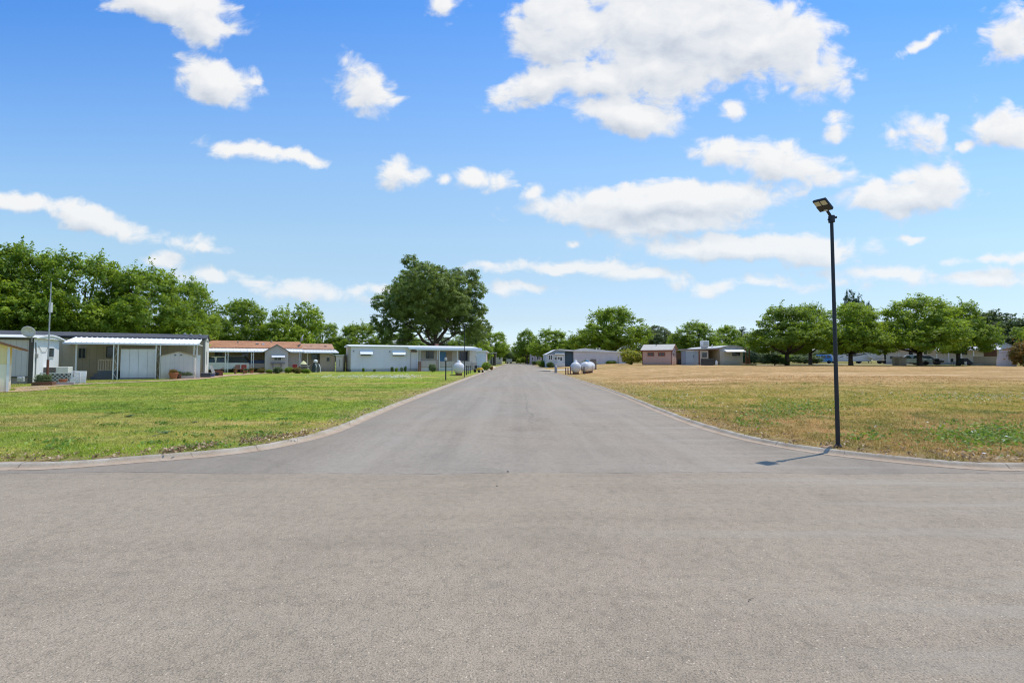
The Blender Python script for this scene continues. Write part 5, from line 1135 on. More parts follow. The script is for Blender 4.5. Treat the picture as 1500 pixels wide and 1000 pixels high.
# ------------------------------------------------------------------ vehicles
def wheel(parent, x, y, r, w=.2, n=20, rim=None):
    m = MB(); m.lathe([(r*.62, -w/2), (r*.95, -w/2), (r, -w*.3), (r, w*.3), (r*.95, w/2), (r*.62, w/2)], (x, y, r), 'y', n); wo = m.build('wheel', None, parent, smooth=True); wo.data.materials.append(RUBBER)
    m = MB(); m.lathe([(r*.6, -w*.42), (r*.6, -w*.30), (r*.2, -w*.2), (r*.16, -w*.32), (.01, -w*.32)], (x, y, r), 'y', n); m.lathe([(r*.6, w*.42), (r*.6, w*.30), (r*.2, w*.2), (r*.16, w*.32), (.01, w*.32)], (x, y, r), 'y', n); m.build('rim', rim or CHROME, wo, smooth=True)
    return wo
def carpaint(c): 
    m = bpy.data.materials.new('car_paint'); nt = NT(m); tc = nt.n('ShaderNodeTexCoord').outputs['Object']; n = nt.noise(tc, 3, 4)
    b = nt.n('ShaderNodeBsdfPrincipled', ins={'Base Color': nt.ramp(n, [(.3, tuple(x*.9 for x in c)), (.7, c)]), 'Roughness': .35, 'Coat Weight': .5, 'Coat Roughness': .1}); return nt.out(b.outputs[0])
def car(name, label, cat, px, Y, deg, body, cabin, wheels, paintc, W=1.8, sills=.22, glass_rows=None, group=None, lights=True):
    """body, cabin: side outlines (x,z); cabin glazed between its pillars"""
    t = thing(name, label, cat, G(px, Y), math.radians(deg), group); P = carpaint(paintc)
    m = MB(); m.prism(body, -W/2, W/2); bo = m.build('body', P, t, bevel=.06)
    if cabin:
        m = MB(); n = len(cabin); ins = .16
        zb = min(z for x, z in cabin); zt2 = max(z for x, z in cabin)
        vs = []
        for sgn in (-1, 1):
            for x, z in cabin: vs.append((x, sgn*(W/2-.03-ins*(z-zb)/(zt2-zb)), z))
        fs = [tuple(range(n)), tuple(range(2*n-1, n-1, -1))]+[(i, i+n, (i+1) % n+n, (i+1) % n) for i in range(n)]
        m.add(vs, fs); m.build('cabin', P, t, bevel=.04)
    for (x0, x1, z0, z1, y, tip) in (glass_rows or []):
        for sgn in (-1, 1):
            m = MB(); m.add([(x0, sgn*(y), z0), (x1, sgn*(y), z0), (x1-tip, sgn*(y-.13), z1), (x0+tip, sgn*(y-.13), z1), (x0, sgn*(y+.012), z0), (x1, sgn*(y+.012), z0), (x1-tip, sgn*(y-.118), z1), (x0+tip, sgn*(y-.118), z1)], [(0, 1, 2, 3), (7, 6, 5, 4), (0, 1, 5, 4), (1, 2, 6, 5), (2, 3, 7, 6), (3, 0, 4, 7)]); m.build('window', GLASS, t)
    for (x, r) in wheels:
        for sy in (-1, 1): wheel(t, x, sy*(W/2-.10), r)
    return t
# pickup with canopy in the carport: nose to the left, tail to the right
tr = car('pickup_truck', 'white pickup truck with dark bed canopy parked under the brown home carport', 'truck', 333, 52.9, 22,
    [(-3.2, .35), (-2.9, .30), (2.35, .42), (2.45, .55), (2.45, 1.08), (.2, 1.12), (-1.9, 1.12), (-3.1, 1.0), (-3.25, .8)],
    [(-2.0, 1.1), (.15, 1.1), (.05, 1.78), (-.1, 1.84), (-1.3, 1.84)], [(-2.3, .38), (1.1, .38)], (.88, .88, .87), 1.9,
    glass_rows=[(-1.75, -.95, 1.16, 1.72, .93, .12), (-.85, -.02, 1.16, 1.72, .93, .06)])
m = MB(); m.prism([(.28, 1.12), (2.40, 1.10), (2.0, 1.70), (1.8, 1.78), (.32, 1.80)], -.9, .9); m.build('canopy', simple((.035, .05, .07), .25, 0, 'canopy_dark'), tr, bevel=.05)
m = MB(); m.box(.4, 1.9, -.8, .8, 1.81, 1.87); m.build('roof_rack', simple((.4, .42, .42), .5, .3, 'rack'), tr)
for sy in (-1, 1): m = MB(); m.box(2.44, 2.475, sy*.78-.09, sy*.78+.09, .72, 1.05); m.build('taillight', simple((.35, .02, .02), .3, 0, 'tail_red'), tr)
m = MB(); m.box(2.46, 2.62, -.85, .85, .42, .58); m.build('bumper', CHROME, tr, bevel=.02)
p = G(378, 54.5); t = thing('boat_trailer', 'pale boat under a blue cover on a trailer in the right bay of the carport', 'boat', p, .5)
m = MB(); m.prism([(-2.2, 1.05), (-1.9, .62), (-1.4, .42), (1.6, .42), (1.8, 1.05)], -.85, .85); m.build('hull', paint((.52, .44, .42), .5, .05), t, bevel=.08)
m = MB(); m.prism([(-1.9, 1.06), (1.82, 1.06), (1.7, 1.32), (.4, 1.42), (-1.2, 1.3)], -.88, .88); m.build('cover', simple((.05, .09, .24), .7, 0, 'bluecover'), t, bevel=.05)
for sy in (-1, 1): wheel(t, .6, sy*.95, .28, .16)
m = MB(); m.box(-2.6, 1.6, -.05, .05, .30, .38); m.build('frame', FRM, t)
# motorhome
MHW = paint((.86, .79, .74), .45, .04, dirt=.1)
fY = 90.; p0 = G(1212.5, fY); p1x = (1275-750)/F*fY; L = p1x-p0.x
frv = Fr('motorhome', 'cream motorhome with dark swooping side stripes parked behind the thick tree trunk', 'motorhome', 1212.5, 91, -36)
t = frv.root; L = frv.u(1275); hz = frv.h(1245, 512); hb = .42
m = MB(); m.prism([(.15, hb), (L, hb), (L, hz), (.55, hz), (.12, hz*.72), (0, hz*.42), (.02, hb+.1)], 0, 2.4); m.build('body', MHW, t, bevel=.08)
m = MB(); m.box(.02, .08, .25, 2.15, hz*.47, hz*.72, Matrix.Shear('XZ', 4, (0, 0)) if False else None); m.build('windscreen', GLASS, t)
S = simple((.10, .075, .075), .4, 0, 'stripe_dark'); S2 = simple((.28, .22, .20), .4, 0, 'stripe_tan')
def swoosh(pts, w0, w1, mt, y=-.006):
    m = MB(); vs = []; n = len(pts)
    for i, (x, z) in enumerate(pts): w = (w0+(w1-w0)*i/(n-1))*(math.sin(PI*(i+.4)/(n-.2)))+.01; vs += [(x, y, z-w), (x, y, z+w)]
    m.add(vs, [(2*i, 2*i+1, 2*i+3, 2*i+2) for i in range(n-1)]); return m.build('stripe', mt, t)
swoosh([(L*.24+(L*.54)*i/8, hb+.65+1.05*(i/8)**.7) for i in range(9)], .10, .20, S); swoosh([(L*.42+(L*.50)*i/8, hb+.55+.95*(i/8)**.6) for i in range(9)], .10, .16, S2); swoosh([(L*.60+(L*.28)*i/8, hb+1.0+.55*(i/8)) for i in range(9)], .09, .10, S)
for (a, b_, c, d) in ((.75, 1.55, .58, .80), (1.9, 3.0, .66, .83), (L*.58, L*.66, .62, .86)):
    window(t, a, b_, hz*c, hz*d, 0, FRMD, 2 if b_-a > .9 else 1, .03, .03)
m = MB(); m.box(L*.36, L*.43, -.02, -.003, hb+.08, hz*.88); m.build('door', MHW, t)
for x in (L*.13, L*.72): 
    for y in (.18, 2.22): wheel(t, x, y, .44, .28, rim=CHROME)
m = MB(); m.box(L*.45, L*.52, .8, 1.6, hz+.003, hz+.24); m.build('roof_unit', WHITEP, t, bevel=.03)
# travel trailer
frv = Fr('travel_trailer', 'cream travel trailer with small square window right of the motorhome', 'trailer', 1281, 86, -36)
t = frv.root; L = frv.u(1294); hz = frv.h(1288, 511.5)
m = MB(); m.prism([(-1.1, 1.3), (.1, .55), (L, .55), (L, hz), (-.6, hz), (-1.15, hz-.5)], 0, 2.3); m.build('body', paint((.80, .73, .65), .5, .04, dirt=.1), t, bevel=.08)
window(t, L*.28, L*.55, hz*.62, hz*.76, 0, FRMD, 1, .03, .03)
m = MB(); m.box(0, L, -.006, -.003, .95, 1.05); m.build('stripe', S2, t)
for x in (L*.5, L*.5+.8):
    for y in (.15, 2.15): wheel(t, x, y, .34, .2)
m = MB(); m.tube([(-.6, 1.1, .6), (-.6, 1.1, 0)], .04, 6); m.build('jack', FRM, t)
# blue van
car('van', 'bright blue van parked left of the motorhome under the trees', 'van', 1204, 90, -34, [(-1.6, .3), (1.5, .3), (1.6, .6), (1.55, 1.05), (-1.5, 1.05), (-1.65, .7)],
    [(-1.42, 1.04), (1.5, 1.04), (1.38, 1.68), (-1.0, 1.74)], [(-1.0, .33), (1.0, .33)], (.03, .25, .68), 1.8, glass_rows=[(-1.15, -.35, 1.08, 1.58, .88, .1), (-.25, .5, 1.08, 1.58, .88, .03), (.6, 1.3, 1.08, 1.58, .88, .06)])
car('parked_car', 'silver car parked between the beige cabinet shed and the leaning trunk', 'car', 1336, 66, -36, [(-2.0, .3), (1.9, .3), (2.05, .55), (1.95, .85), (.9, .95), (-1.6, .95), (-2.05, .8)],
    [(-1.35, .94), (1.05, .94), (.35, 1.42), (-.7, 1.42)], [(-1.25, .32), (1.3, .32)], (.52, .60, .63), 1.75, glass_rows=[(-1.05, -.2, .97, 1.34, .86, .22), (-.12, .75, .97, 1.34, .86, .25)])
car('parked_car', 'dark car nose showing behind the leaning trunk', 'car', 1354, 69, -36, [(-1.9, .3), (1.9, .3), (2.0, .7), (.9, .9), (-1.6, .95), (-2.0, .7)],
    [(-1.2, .94), (1.0, .9), (.4, 1.4), (-.7, 1.4)], [(-1.2, .32), (1.25, .32)], (.05, .05, .055), 1.75, glass_rows=[(-.9, -.1, .97, 1.32, .86, .2), (0, .7, .97, 1.32, .86, .2)])

# ------------------------------------------------------------------ right-hand homes
def homebox(fr, u1, d, ze, wallm, z0=.0): return fr.part('wall', wallm, lambda m: m.box(0, u1, 0, d, z0, ze))
# far small grey home
fr = Fr('mobile_home', 'small far grey home with white-framed windows on the right roadside', 'mobile home', 778, 150, 0, 'mobile homes along the avenue')
b = fr.u(794); ze, zr = fr.h(786, 519.5), fr.h(786, 517)
fr.part('wall', paint((.36, .34, .37), .7, .05, groove=.3, gaxis=2, gdark=.2), lambda m: m.prism(arch(0, b, 0, ze, zr), 0, 12)); fr.part('roof', paint((.5, .5, .52), .6, dirt=0), lambda m: arch_roof(m, 0, b, 0, 12, ze, zr))
fr.window(779.3, 781, 523, 527.5, 0, FRMW, 1, fw=.1); fr.window(786.5, 790.5, 522, 527, 0, FRMW, 2, fw=.1)
fr.part('carport', simple((.04, .045, .06), .7, 0, 'shade'), lambda m: m.box(b+.02, fr.u(799), 1, 1.1, 0, ze-.3)); fr.part('carport_roof', paint((.5, .5, .52), .6, dirt=0), lambda m: m.box(b+.15, fr.u(800), -.1, 6, ze-.29, ze-.15))  # the dark sheet is painted shade for the open bay
# long home with storage wall
fr = Fr('mobile_home', 'long low home with slate-blue bowed front, white door and pale storage wall', 'mobile home', 800.5, 86, 0, 'mobile homes along the avenue')
SB = paint((.26, .33, .40), .7, .04, groove=.25, gaxis=2, gdark=.25, dirt=.15); SBL = paint((.60, .64, .68), .7, .04, groove=.25, gaxis=2, gdark=.2, dirt=.15)
b = fr.u(827.5); ze, zr = fr.h(801, 518.5)-.05, fr.h(818, 511.2); c = fr.u(840); e = fr.u(917)
fr.part('wall', SBL, lambda m: m.box(0, b-.02, 0, 9, 0, ze))
fr.part('gable_wall', SB, lambda m: m.prism([(0, ze+.003), (b, ze+.003), (b, zr-.12), (b*.75, zr-.02), (b*.5, zr-.06), (b*.25, ze+.45)], -.03, 9), label='slate-blue gable band')
fr.part('roof', WHITEROOF, lambda m: m.prism([(-.15, ze), (b*.25, ze+.46), (b*.5, zr-.05), (b*.75, zr), (c, zr-.18), (fr.u(848), fr.h(848, 511.5)), (fr.u(857), fr.h(857, 509.8)), (fr.u(875), fr.h(875, 511.8)), (fr.u(900), fr.h(900, 514.2)), (e+.1, fr.h(917, 515.6)), (e+.1, fr.h(917, 516.6)), (c, fr.h(840, 514.6)), (b, zr-.35), (b*.5, zr-.12), (-.15, ze-.1)], -.25, 9))
fr.part('skirting', paint((.30, .36, .42), .8), lambda m: m.box(.0, b, -.02, -.003, 0, .5))
fr.window(804, 808.5, 520.5, 526.5, 0, FRMW, 2, fw=.12); fr.window(813, 814.8, 523.5, 526.3, 0, FRM, 1)
dd = fr.part('door', paint((.74, .76, .78), .5, .04), lambda m: m.box(fr.u(816), fr.u(825), -.08, -.003, .1, fr.h(820, 520))); 
m = MB(); m.box(fr.u(817), fr.u(819.5), -.1, -.081, fr.h(820, 526), fr.h(820, 523)); m.box(fr.u(820.5), fr.u(823), -.1, -.081, fr.h(820, 528), fr.h(820, 523)); m.build('pane', GLASS, dd)
awn(fr, 812.5, 826.5, 516.8, 518.8, 0, paint((.72, .70, .62), .6, .04, dirt=0), .5)
fr.part('porch_wall', paint((.66, .70, .74), .6, .05), lambda m: m.box(fr.u(812), fr.u(826.5), -1.1, -1.0, 0, .8))
fr.part('breezeway_shade', paint((.07, .12, .18), .7, .06), lambda m: m.box(b+.02, c-.02, .9, 9, 0, zr-.36))  # solid dark block, painted shade filling the open passage
SW = paint((.62, .60, .65), .6, .05, groove=1.25, gdark=.3, gw=.02, dirt=.2)
fr.part('storage_wall', SW, lambda m: m.prism([(c, 0), (e, 0), (e, fr.h(917, 516.7)), (c, fr.h(840, 514.8))], -.05, 8.9))
fr.part('downpipe', FRM, lambda m: m.box(fr.u(904.5), fr.u(905.6), -.14, -.06, 0, 2.1))
# pink shed
fr = Fr('garden_shed', 'small pink shed with red-brown trim and two slit windows on the dry field', 'shed', 940.5, 66, -31)
b = fr.u(983.3); dpt = 3.1; ze = fr.h(960, 512.5)-.02; zr = fr.h(955, 504.5, 1.5)-.08
PK = paint((.56, .36, .30), .7, .05, groove=.6, gaxis=2, gdark=.12, dirt=.25); TRM = simple((.24, .075, .05), .7, 0, 'redbrown')
fr.part('wall', PK, lambda m: m.box(0, b, 0, dpt, .08, ze))
fr.part('gable_wall', paint((.66, .46, .40), .7, .05, dirt=.2), lambda m: m.prism([(0, .08), (dpt, .08), (dpt, ze), (dpt/2, zr-.02), (0, ze)], b-.02, b+.012, axis='x'))  # lighter copy of the front pink, sunlight painted into this side
fr.part('gable_wall', PK, lambda m: m.prism([(0, ze+.003), (dpt, ze+.003), (dpt/2, zr-.02)], .01, .05, axis='x'))
fr.part('roof', paint((.50, .47, .42), .8, .08, groove=.15, gaxis=1, gdark=.15, dirt=0), lambda m: gable_roof(m, 0, b, 0, dpt, ze+.0, zr, .08, .22, .25))
fr.part('trim', TRM, lambda m: (m.box(-.22, b+.22, -.28, -.251, ze-.16, ze+.01), m.box(-.02, .07, -.02, -.002, .0, ze-.161), m.box(b-.07, b+.03, -.02, -.002, .0, ze-.161)))
fr.part('base', TRM, lambda m: m.box(0, b+.01, -.025, dpt, 0, .078))
def fascia(m):
    m.prism([(-.25, ze-.1), (dpt/2, zr-.02), (dpt+.25, ze-.1), (dpt+.25, ze+.05), (dpt/2, zr+.09), (-.25, ze+.05)], b+.222, b+.245, axis='x')
fr.part('fascia', TRM, fascia)
fr.window(949.3, 956.8, 517, 520.3, 0, TRM, 2, fw=.10); fr.window(964.8, 972.8, 517, 520.3, 0, TRM, 2, fw=.10)
dd = fr.part('door', paint((.68, .52, .46), .6, .05), lambda m: m.box(b+.013, b+.05, .75, 1.65, .1, 2.0)); m = MB(); m.box(b+.051, b+.07, .95, 1.45, 1.3, 1.75); m.build('pane', GLASS, dd)
fr.part('door_frame', TRM, lambda m: (m.box(b+.013, b+.06, .68, .748, .1, 2.05), m.box(b+.013, b+.06, 1.652, 1.72, .1, 2.05)))
fr.part('vent_pipe', FRMD, lambda m: vent(m, fr.u(961, 1.2), 1.2, ze+.45, .3, .05))
# beige home with cooler
fr = Fr('mobile_home', 'small beige home with roof cooler, white awning and an attached sloping porch roof', 'mobile home', 1054.5, 65, 3, 'mobile homes along the avenue')
b = fr.u(1087.5); ze, zr = fr.h(1070, 509)-.08, fr.h(1070, 506)-.06; BG = paint((.60, .54, .46), .7, .05, groove=.4, gaxis=2, gdark=.15, dirt=.3)
fr.part('wall', BG, lambda m: m.prism(arch(0, b, .0, ze, zr), 0, 11)); fr.part('gable_band', paint((.50, .50, .49), .7), lambda m: m.prism([(0, ze-.45)]+[(b, ze-.45)]+[(b-b*i/10, ze+(zr-ze)*math.sin(PI*i/10)-.01) for i in range(11)], -.015, -.003))
fr.part('roof', paint((.60, .60, .58), .6, .06, dirt=0), lambda m: arch_roof(m, 0, b, 0, 11, ze, zr, .08, .15, 12, .1))
awn(fr, 1059, 1087.5, 511, 515.2, 0, paint((.80, .79, .76), .5, .04, groove=.2, gdark=.15, dirt=0), .9)
fr.window(1072.5, 1082.5, 516.3, 520.5, 0, FRMD, 2, .05)
fr.part('side_wall', paint((.60, .47, .30), .7, .06, groove=.5, gaxis=1, gdark=.15), lambda m: m.box(-.03, -.003, .0, 11, 0, ze-.05))
L0 = fr.u(1005.5, 1.0)
fr.part('porch_roof', paint((.66, .60, .54), .6, .05, groove=.3, gaxis=1, dirt=0), lambda m: m.prism([(L0-.1, fr.h(1006, 512.3, 1)), (-.05, ze-.12), (-.05, ze-.02), (L0-.1, fr.h(1006, 511, 1))], .35, 8))
fr.part('porch_fascia', paint((.24, .15, .11), .7), lambda m: m.prism([(L0-.1, fr.h(1006, 513.2, 1)), (-.05, ze-.20), (-.05, ze-.09), (L0-.1, fr.h(1006, 512.2, 1))], .31, .345))
a1, b1 = fr.u(1024.5, .6), fr.u(1037, .6)
fr.part('add_on_wall', paint((.62, .54, .48), .7, .05), lambda m: m.box(a1, b1, .6, 6, 0, fr.h(1030, 513)))
fr.part('post', TRM, lambda m: m.box(a1-.12, a1-.01, .55, .66, 0, fr.h(1024, 513.5)))
fr.window(1028, 1034.3, 516.5, 523, .6, FRM, 1)
fr.part('back_wall', paint((.32, .24, .16), .8, .06), lambda m: m.box(L0+.1, -.05, 6.1, 6.2, 0, ze-.5))
p = at(1032, 507.8, 69.5); t = thing('roof_cooler', 'white square evaporative cooler on the porch roof of the beige home', 'cooler', p, .05)
m = MB(); m.box(-.5, .5, -.45, .45, .0, .92); m.build('housing', paint((.70, .70, .68), .5, .05), t, bevel=.03); m = MB(); m.box(-.36, .36, -.475, -.453, .15, .75); m.build('louvre', paint((.48, .50, .48), .6, .05, groove=.06, gaxis=2, gdark=.6, gw=.3), t); m = MB(); m.box(-.4, .4, -.35, .35, -.35, -.003); m.build('duct', paint((.6, .6, .58), .6), t)
m = MB(); m.tube([(0, 0, -.3), (0, 0, .25), (.1, 0, .32)], .08, 8); o = m.build('chimney_pipe', simple((.6, .6, .6), .5, .3, 'pipe2')); tag(o, 'short bright flue pipe on the roof of the beige home', 'flue'); o.location = at(1043, 508, 68)
# storage cabinets in front
f2 = Fr('storage_shed', 'blue-grey folding storage shed left of the beige home', 'shed', 1004.5, 62.5, 6)
b = f2.u(1022); ze = f2.h(1012, 514.5)
f2.part('wall', paint((.30, .36, .42), .6, .05, dirt=.2), lambda m: m.prism([(0, 0), (b*.56, -.25), (b, 0), (b, 1.4), (0, 1.4)], 0, ze, axis='z')); f2.part('lid', paint((.56, .53, .50), .6, dirt=0), lambda m: m.prism([(-.05, -.05), (b*.56, -.32), (b+.05, -.05), (b+.05, 1.5), (-.05, 1.5)], ze+.003, ze+.07, axis='z'))
f2.part('handle', FRMD, lambda m: m.box(b*.54, b*.57, -.29, -.252, 1.0, 1.4))
p = G(1035.5, 60.5); t = thing('storage_box', 'black slatted storage box on the field before the beige home', 'box', p, .03)
w = 15.5/F*60.5; m = MB(); m.box(-w/2, w/2, -.35, .35, 0, .84); m.build('box_body', paint((.035, .042, .045), .6, .06, groove=.12, gdark=.6, dirt=.1), t, bevel=.02); m = MB(); m.box(-w/2-.04, w/2+.04, -.39, .39, .843, .90); m.build('lid', simple((.06, .07, .07), .5, 0, 'lid2'), t, bevel=.02)
p = G(1048.5, 62.5); t = thing('propane_cylinder', 'small white gas cylinder in the beige home porch', 'gas cylinder', p); m = MB(); m.lathe([(.10, 0), (.15, .05), (.15, .50), (.08, .60), (.03, .62)], n=14); m.build('cylinder', WHITEP, t, smooth=True); m = MB(); m.lathe([(.08, .62), (.08, .72), (.02, .73)], n=10); m.build('valve_guard', FRM, t)
p = G(1000, 70); t = thing('trash_bin', 'black lidded bin in the gap right of the pink shed', 'bin', p, .1); m = MB(); m.box(-.6, .6, -.4, .4, 0, .8); m.build('bin_body', BLACK, t, bevel=.04); m = MB(); m.box(-.63, .63, -.43, .43, .803, .87); m.build('lid', FRMD, t, bevel=.02)
# deck pergola to the right of beige home
fr = Fr('pergola', 'weathered timber pergola and deck attached to the right of the beige home', 'pergola', 1089, 66, 0)
e = fr.u(1097); z = fr.h(1092, 511)
for x, y in ((.3, 0), (e, 0), (.3, 3), (e, 3)): fr.part('post', WOOD, lambda m, x=x, y=y: m.box(x-.06, x+.06, y-.06, y+.06, .2, z))
fr.part('beam', simple((.32, .23, .15), .8, 0, 'wood2'), lambda m: (m.box(.1, e+.3, -.1, .1, z+.003, z+.14))); fr.part('beam', simple((.32, .23, .15), .8, 0, 'wood2'), lambda m: (m.box(.1, e+.3, 2.9, 3.1, z+.003, z+.14)))
fr.part('deck', simple((.34, .25, .17), .8, 0, 'wood3'), lambda m: m.box(-.1, e+.8, -.4, 3.4, 0, .198))
def rl(m):
    for i in range(7): x = .45+(e-.6)*i/6; m.box(x-.02, x+.02, -.02, .02, .2, 1.1)
    m.box(.36, e-.07, -.03, .03, 1.1, 1.16)
fr.part('railing', WOOD, rl)
# far right group
fr = Fr('mobile_home', 'beige home half hidden by tree crowns behind the silver car', 'mobile home', 1297, 80, -39, 'mobile homes along the avenue')
b = fr.u(1345); ze = fr.h(1310, 512)
fr.part('wall', paint((.66, .59, .51), .7, .05, groove=.5, gdark=.25), lambda m: m.box(0, b, 0, 6, 0, ze)); fr.part('roof', paint((.74, .72, .70), .5, dirt=0), lambda m: m.box(-.2, b+.2, -.9, 6.2, ze+.003, ze+.15))
fr.part('door', paint((.62, .60, .56), .6), lambda m: m.box(fr.u(1314), fr.u(1317), -.06, -.003, 0, 2.0)); fr.window(1303, 1306, 522, 525, 0, FRMD, 1); fr.part('opening', simple((.03, .03, .03), .8, 0, 'doorway_shade'), lambda m: m.box(fr.u(1330), fr.u(1336), -.03, -.003, .0, 2.2), label='dark sheet in place of a shaded doorway')  # near-black sheet on the wall, doorway shade put into its colour
f2 = Fr('storage_shed', 'low beige cabinet shed with a darker right side, beside the silver car', 'shed', 1305.5, 60.5, -56)
b = f2.u(1319); ze = f2.h(1312, 523.5); f2.part('wall', paint((.62, .53, .44), .7, .05, groove=.5, gdark=.3), lambda m: m.box(0, b, 0, 1.9, 0, ze)); f2.part('lid', paint((.35, .30, .25), .7, dirt=0), lambda m: m.box(-.05, b+.05, -.05, 1.95, ze+.003, ze+.08)); f2.part('door', paint((.46, .39, .31), .7), lambda m: m.box(b*.3, b*.7, -.03, -.003, .05, ze-.1))
fr = Fr('mobile_home', 'long beige home with white porch posts behind the low-branched tree', 'mobile home', 1346, 74, -41, 'mobile homes along the avenue')
b = fr.u(1462, 0); ze = fr.h(1420, 512)
fr.part('wall', paint((.64, .57, .49), .7, .05, groove=.4, gdark=.2), lambda m: m.box(0, b, 0, 7, 0, ze)); fr.part('roof', paint((.66, .66, .68), .5, dirt=0), lambda m: gable_roof(m, 0, b, -1.2, 7, ze-.1, ze+.6, .1, .2, .1))
for px in (1371, 1388.5, 1407, 1425): fr.part('post', WHITEP, lambda m, px=px: post(m, fr.u(px, -1.1), -1.1, 0, ze-.15, .09))
fr.window(1407.5, 1415, 514, 519, 0, FRMD, 1); fr.window(1352, 1357, 514, 519, 0, FRMW, 1); fr.part('porch_deck', paint((.42, .40, .37), .7), lambda m: m.box(fr.u(1362), fr.u(1400), -1.2, -.01, 0, .35))
fr = Fr('gabled_home', 'pale blue gable with bright metal roof rising behind the white barrel shed', 'house', 1452, 76, -42)
b = fr.u(1486); ze, zr = fr.h(1470, 509.5), fr.h(1464, 498.5); um = fr.u(1463)
fr.part('wall', paint((.72, .76, .86), .7, .04, groove=.3, gaxis=2, gdark=.15), lambda m: m.prism([(0, 0), (b, 0), (b, ze), (um, zr), (0, ze+.2)], 0, 9)); fr.part('roof', simple((.62, .63, .65), .35, .5, 'metal_roof'), lambda m: m.prism([(-1.6, ze-.2), (um, zr+.01), (b+.3, ze-.12), (b+.3, ze-.02), (um, zr+.12), (-1.6, ze-.1)], -.3, 9.2))
dp = at(1451, 497, 76); dish('satellite_dish', 'satellite dish on the metal roof behind the white barrel shed', dp, .6, .55, .5, .6)
fr = Fr('barrel_shed', 'white shed with bulging curved side walls at the edge of the dry field', 'shed', 1457.5, 54.5, -47)
b = fr.u(1487.5); hh = fr.h(1470, 511.8)
out = [(0, 0)]+[(b, 0)]+[(b+.03*math.sin(PI*i/6)-.42*(i/6)**2.2, hh*.96*i/6) for i in range(1, 7)]+[(b/2, hh)]+[(.42*(i/6)**2.2-.03*math.sin(PI*i/6), hh*.96*i/6) for i in range(6, 0, -1)]
fr.part('wall', paint((.76, .75, .82), .6, .04, groove=.2, gdark=.3, gw=.08, dirt=.15), lambda m: m.prism(out, 0, 3)); fr.part('roof', paint((.40, .28, .22), .7, dirt=0), lambda m: m.box(.38, b-.38, -.1, 3.05, hh+.003, hh+.08))
fr.part('door_track', simple((.5, .5, .55), .5, 0, 'track'), lambda m: m.box(.3, b-.3, -.05, -.003, hh*.80, hh*.82))
f2 = Fr('lean_to', 'brown-topped beige lean-to joined to the left of the white barrel shed', 'lean-to', 1424, 61, -46)
b = f2.u(1459); ze = f2.h(1440, 512.5); f2.part('wall', paint((.60, .53, .45), .7, .05, groove=.5, gdark=.2), lambda m: m.box(0, b, 0, 2.5, 0, ze*.58)); f2.part('upper_wall', paint((.22, .12, .08), .8, .08, groove=.3, gdark=.3), lambda m: m.box(b*.45, b, .02, 2.5, ze*.583, ze-.05)); f2.part('roof', paint((.45, .36, .30), .7, dirt=0), lambda m: m.box(b*.42, b+.1, -.15, 2.6, ze-.047, ze+.05))
clutter_chair(1396, 62, 'dark garden chair on the porch side of the long beige home', (.04, .04, .05), .3)
clutter_chair(1372, 64, 'black garden chair left of the second leaning trunk', (.03, .03, .035), -.4)
p = G(1413, 60); t = thing('tarp_cover', 'black tarp draped over a frame beside the long beige home', 'tarp', p, .1); m = MB(); m.add([(-.6, -.3, .9), (-.1, -.3, .95), (.9, -.4, .1), (1.1, -.3, 0), (-.7, -.3, .2), (-.6, .4, .9), (-.1, .4, .95), (.9, .5, .1), (1.1, .4, 0), (-.7, .4, .2)], [(0, 1, 6, 5), (1, 2, 7, 6), (2, 3, 8, 7), (0, 4, 9, 5), (0, 1, 2, 3, 4), (9, 8, 7, 6, 5)]); m.build('tarp', BLACK, t); m = MB(); m.tube([(-.5, 0, 0), (-.5, 0, .9)], .03, 6); m.build('frame', FRM, t)
p = G(1429, 57.5); o = MB().lathe([(.7, 0), (.5, .18), (.2, .26), (.01, .27)], n=14).build('dirt_heap', DIRT, smooth=True); tag(o, 'low heap of pale soil before the long beige home', 'soil heap'); o.location = p
p = G(1412, 59); pot(1412.5, 57.5, .13, .5, 'white plastic pail before the long beige home', mat=WHITEP)

# ------------------------------------------------------------------ gas tanks and their posts
def tank(px, Y, r, L, rz, label, dome, rx=None):
    t = thing('propane_tank', label, 'gas tank', G(px, Y), rz, 'white gas tanks beside the road'); zc = r+.16
    prof = [(.02, -L/2)]+[(r*math.sin(PI/2*i/8), -L/2+r*.75*(1-math.cos(PI/2*i/8))) for i in range(1, 9)]+[(r, L/2-r*.75)]+[(r*math.cos(PI/2*i/8), L/2-r*.75*(1-math.sin(PI/2*i/8))) for i in range(1, 8)]+[(.02, L/2)]
    m = MB(); m.lathe([(a, b) for a, b in prof], (0, 0, zc), 'y', 32); m.build('vessel', paint((.60, .60, .61), .35, .04, dirt=0, spec=.5), t, smooth=True)
    m = MB(); m.lathe([(.17, zc+r-.04), (.17, zc+r+.07), (.12, zc+r+.16), (.02, zc+r+.19)], (0, -.15, 0), n=16); m.build('valve_dome', dome, t, smooth=True)
    for y in (-L*.28, L*.28): m = MB(); m.prism([(-r*.55, 0), (r*.55, 0), (r*.6, .30), (-r*.6, .30)], y-.07, y+.07); m.build('leg', paint((.42, .20, .13), .8, .15), t)
    m = MB(); m.tube([(r*.3, -.15, zc+r-.1), (r*1.05, -.15, zc+.1), (r*1.12, -.15, 0)], .018, 6); m.build('pipe', FRM, t)
    return t
tank(672.3, 43.0, .53, 2.9, .13, 'white gas tank on the left lawn between the lamp post and porch', WHITEP)
tank(843, 46.0, .53, 2.9, -.14, 'left of the two white gas tanks on the dry verge', WHITEP)
tank(860.5, 47.2, .51, 2.7, -.46, 'right gas tank of the pair, with a blue dome cap', simple((.10, .25, .42), .5, 0, 'bluecap'))
GBo = 'guard posts around the gas tanks'
RST = simple((.20, .10, .07), .8, 0, 'rustpost')
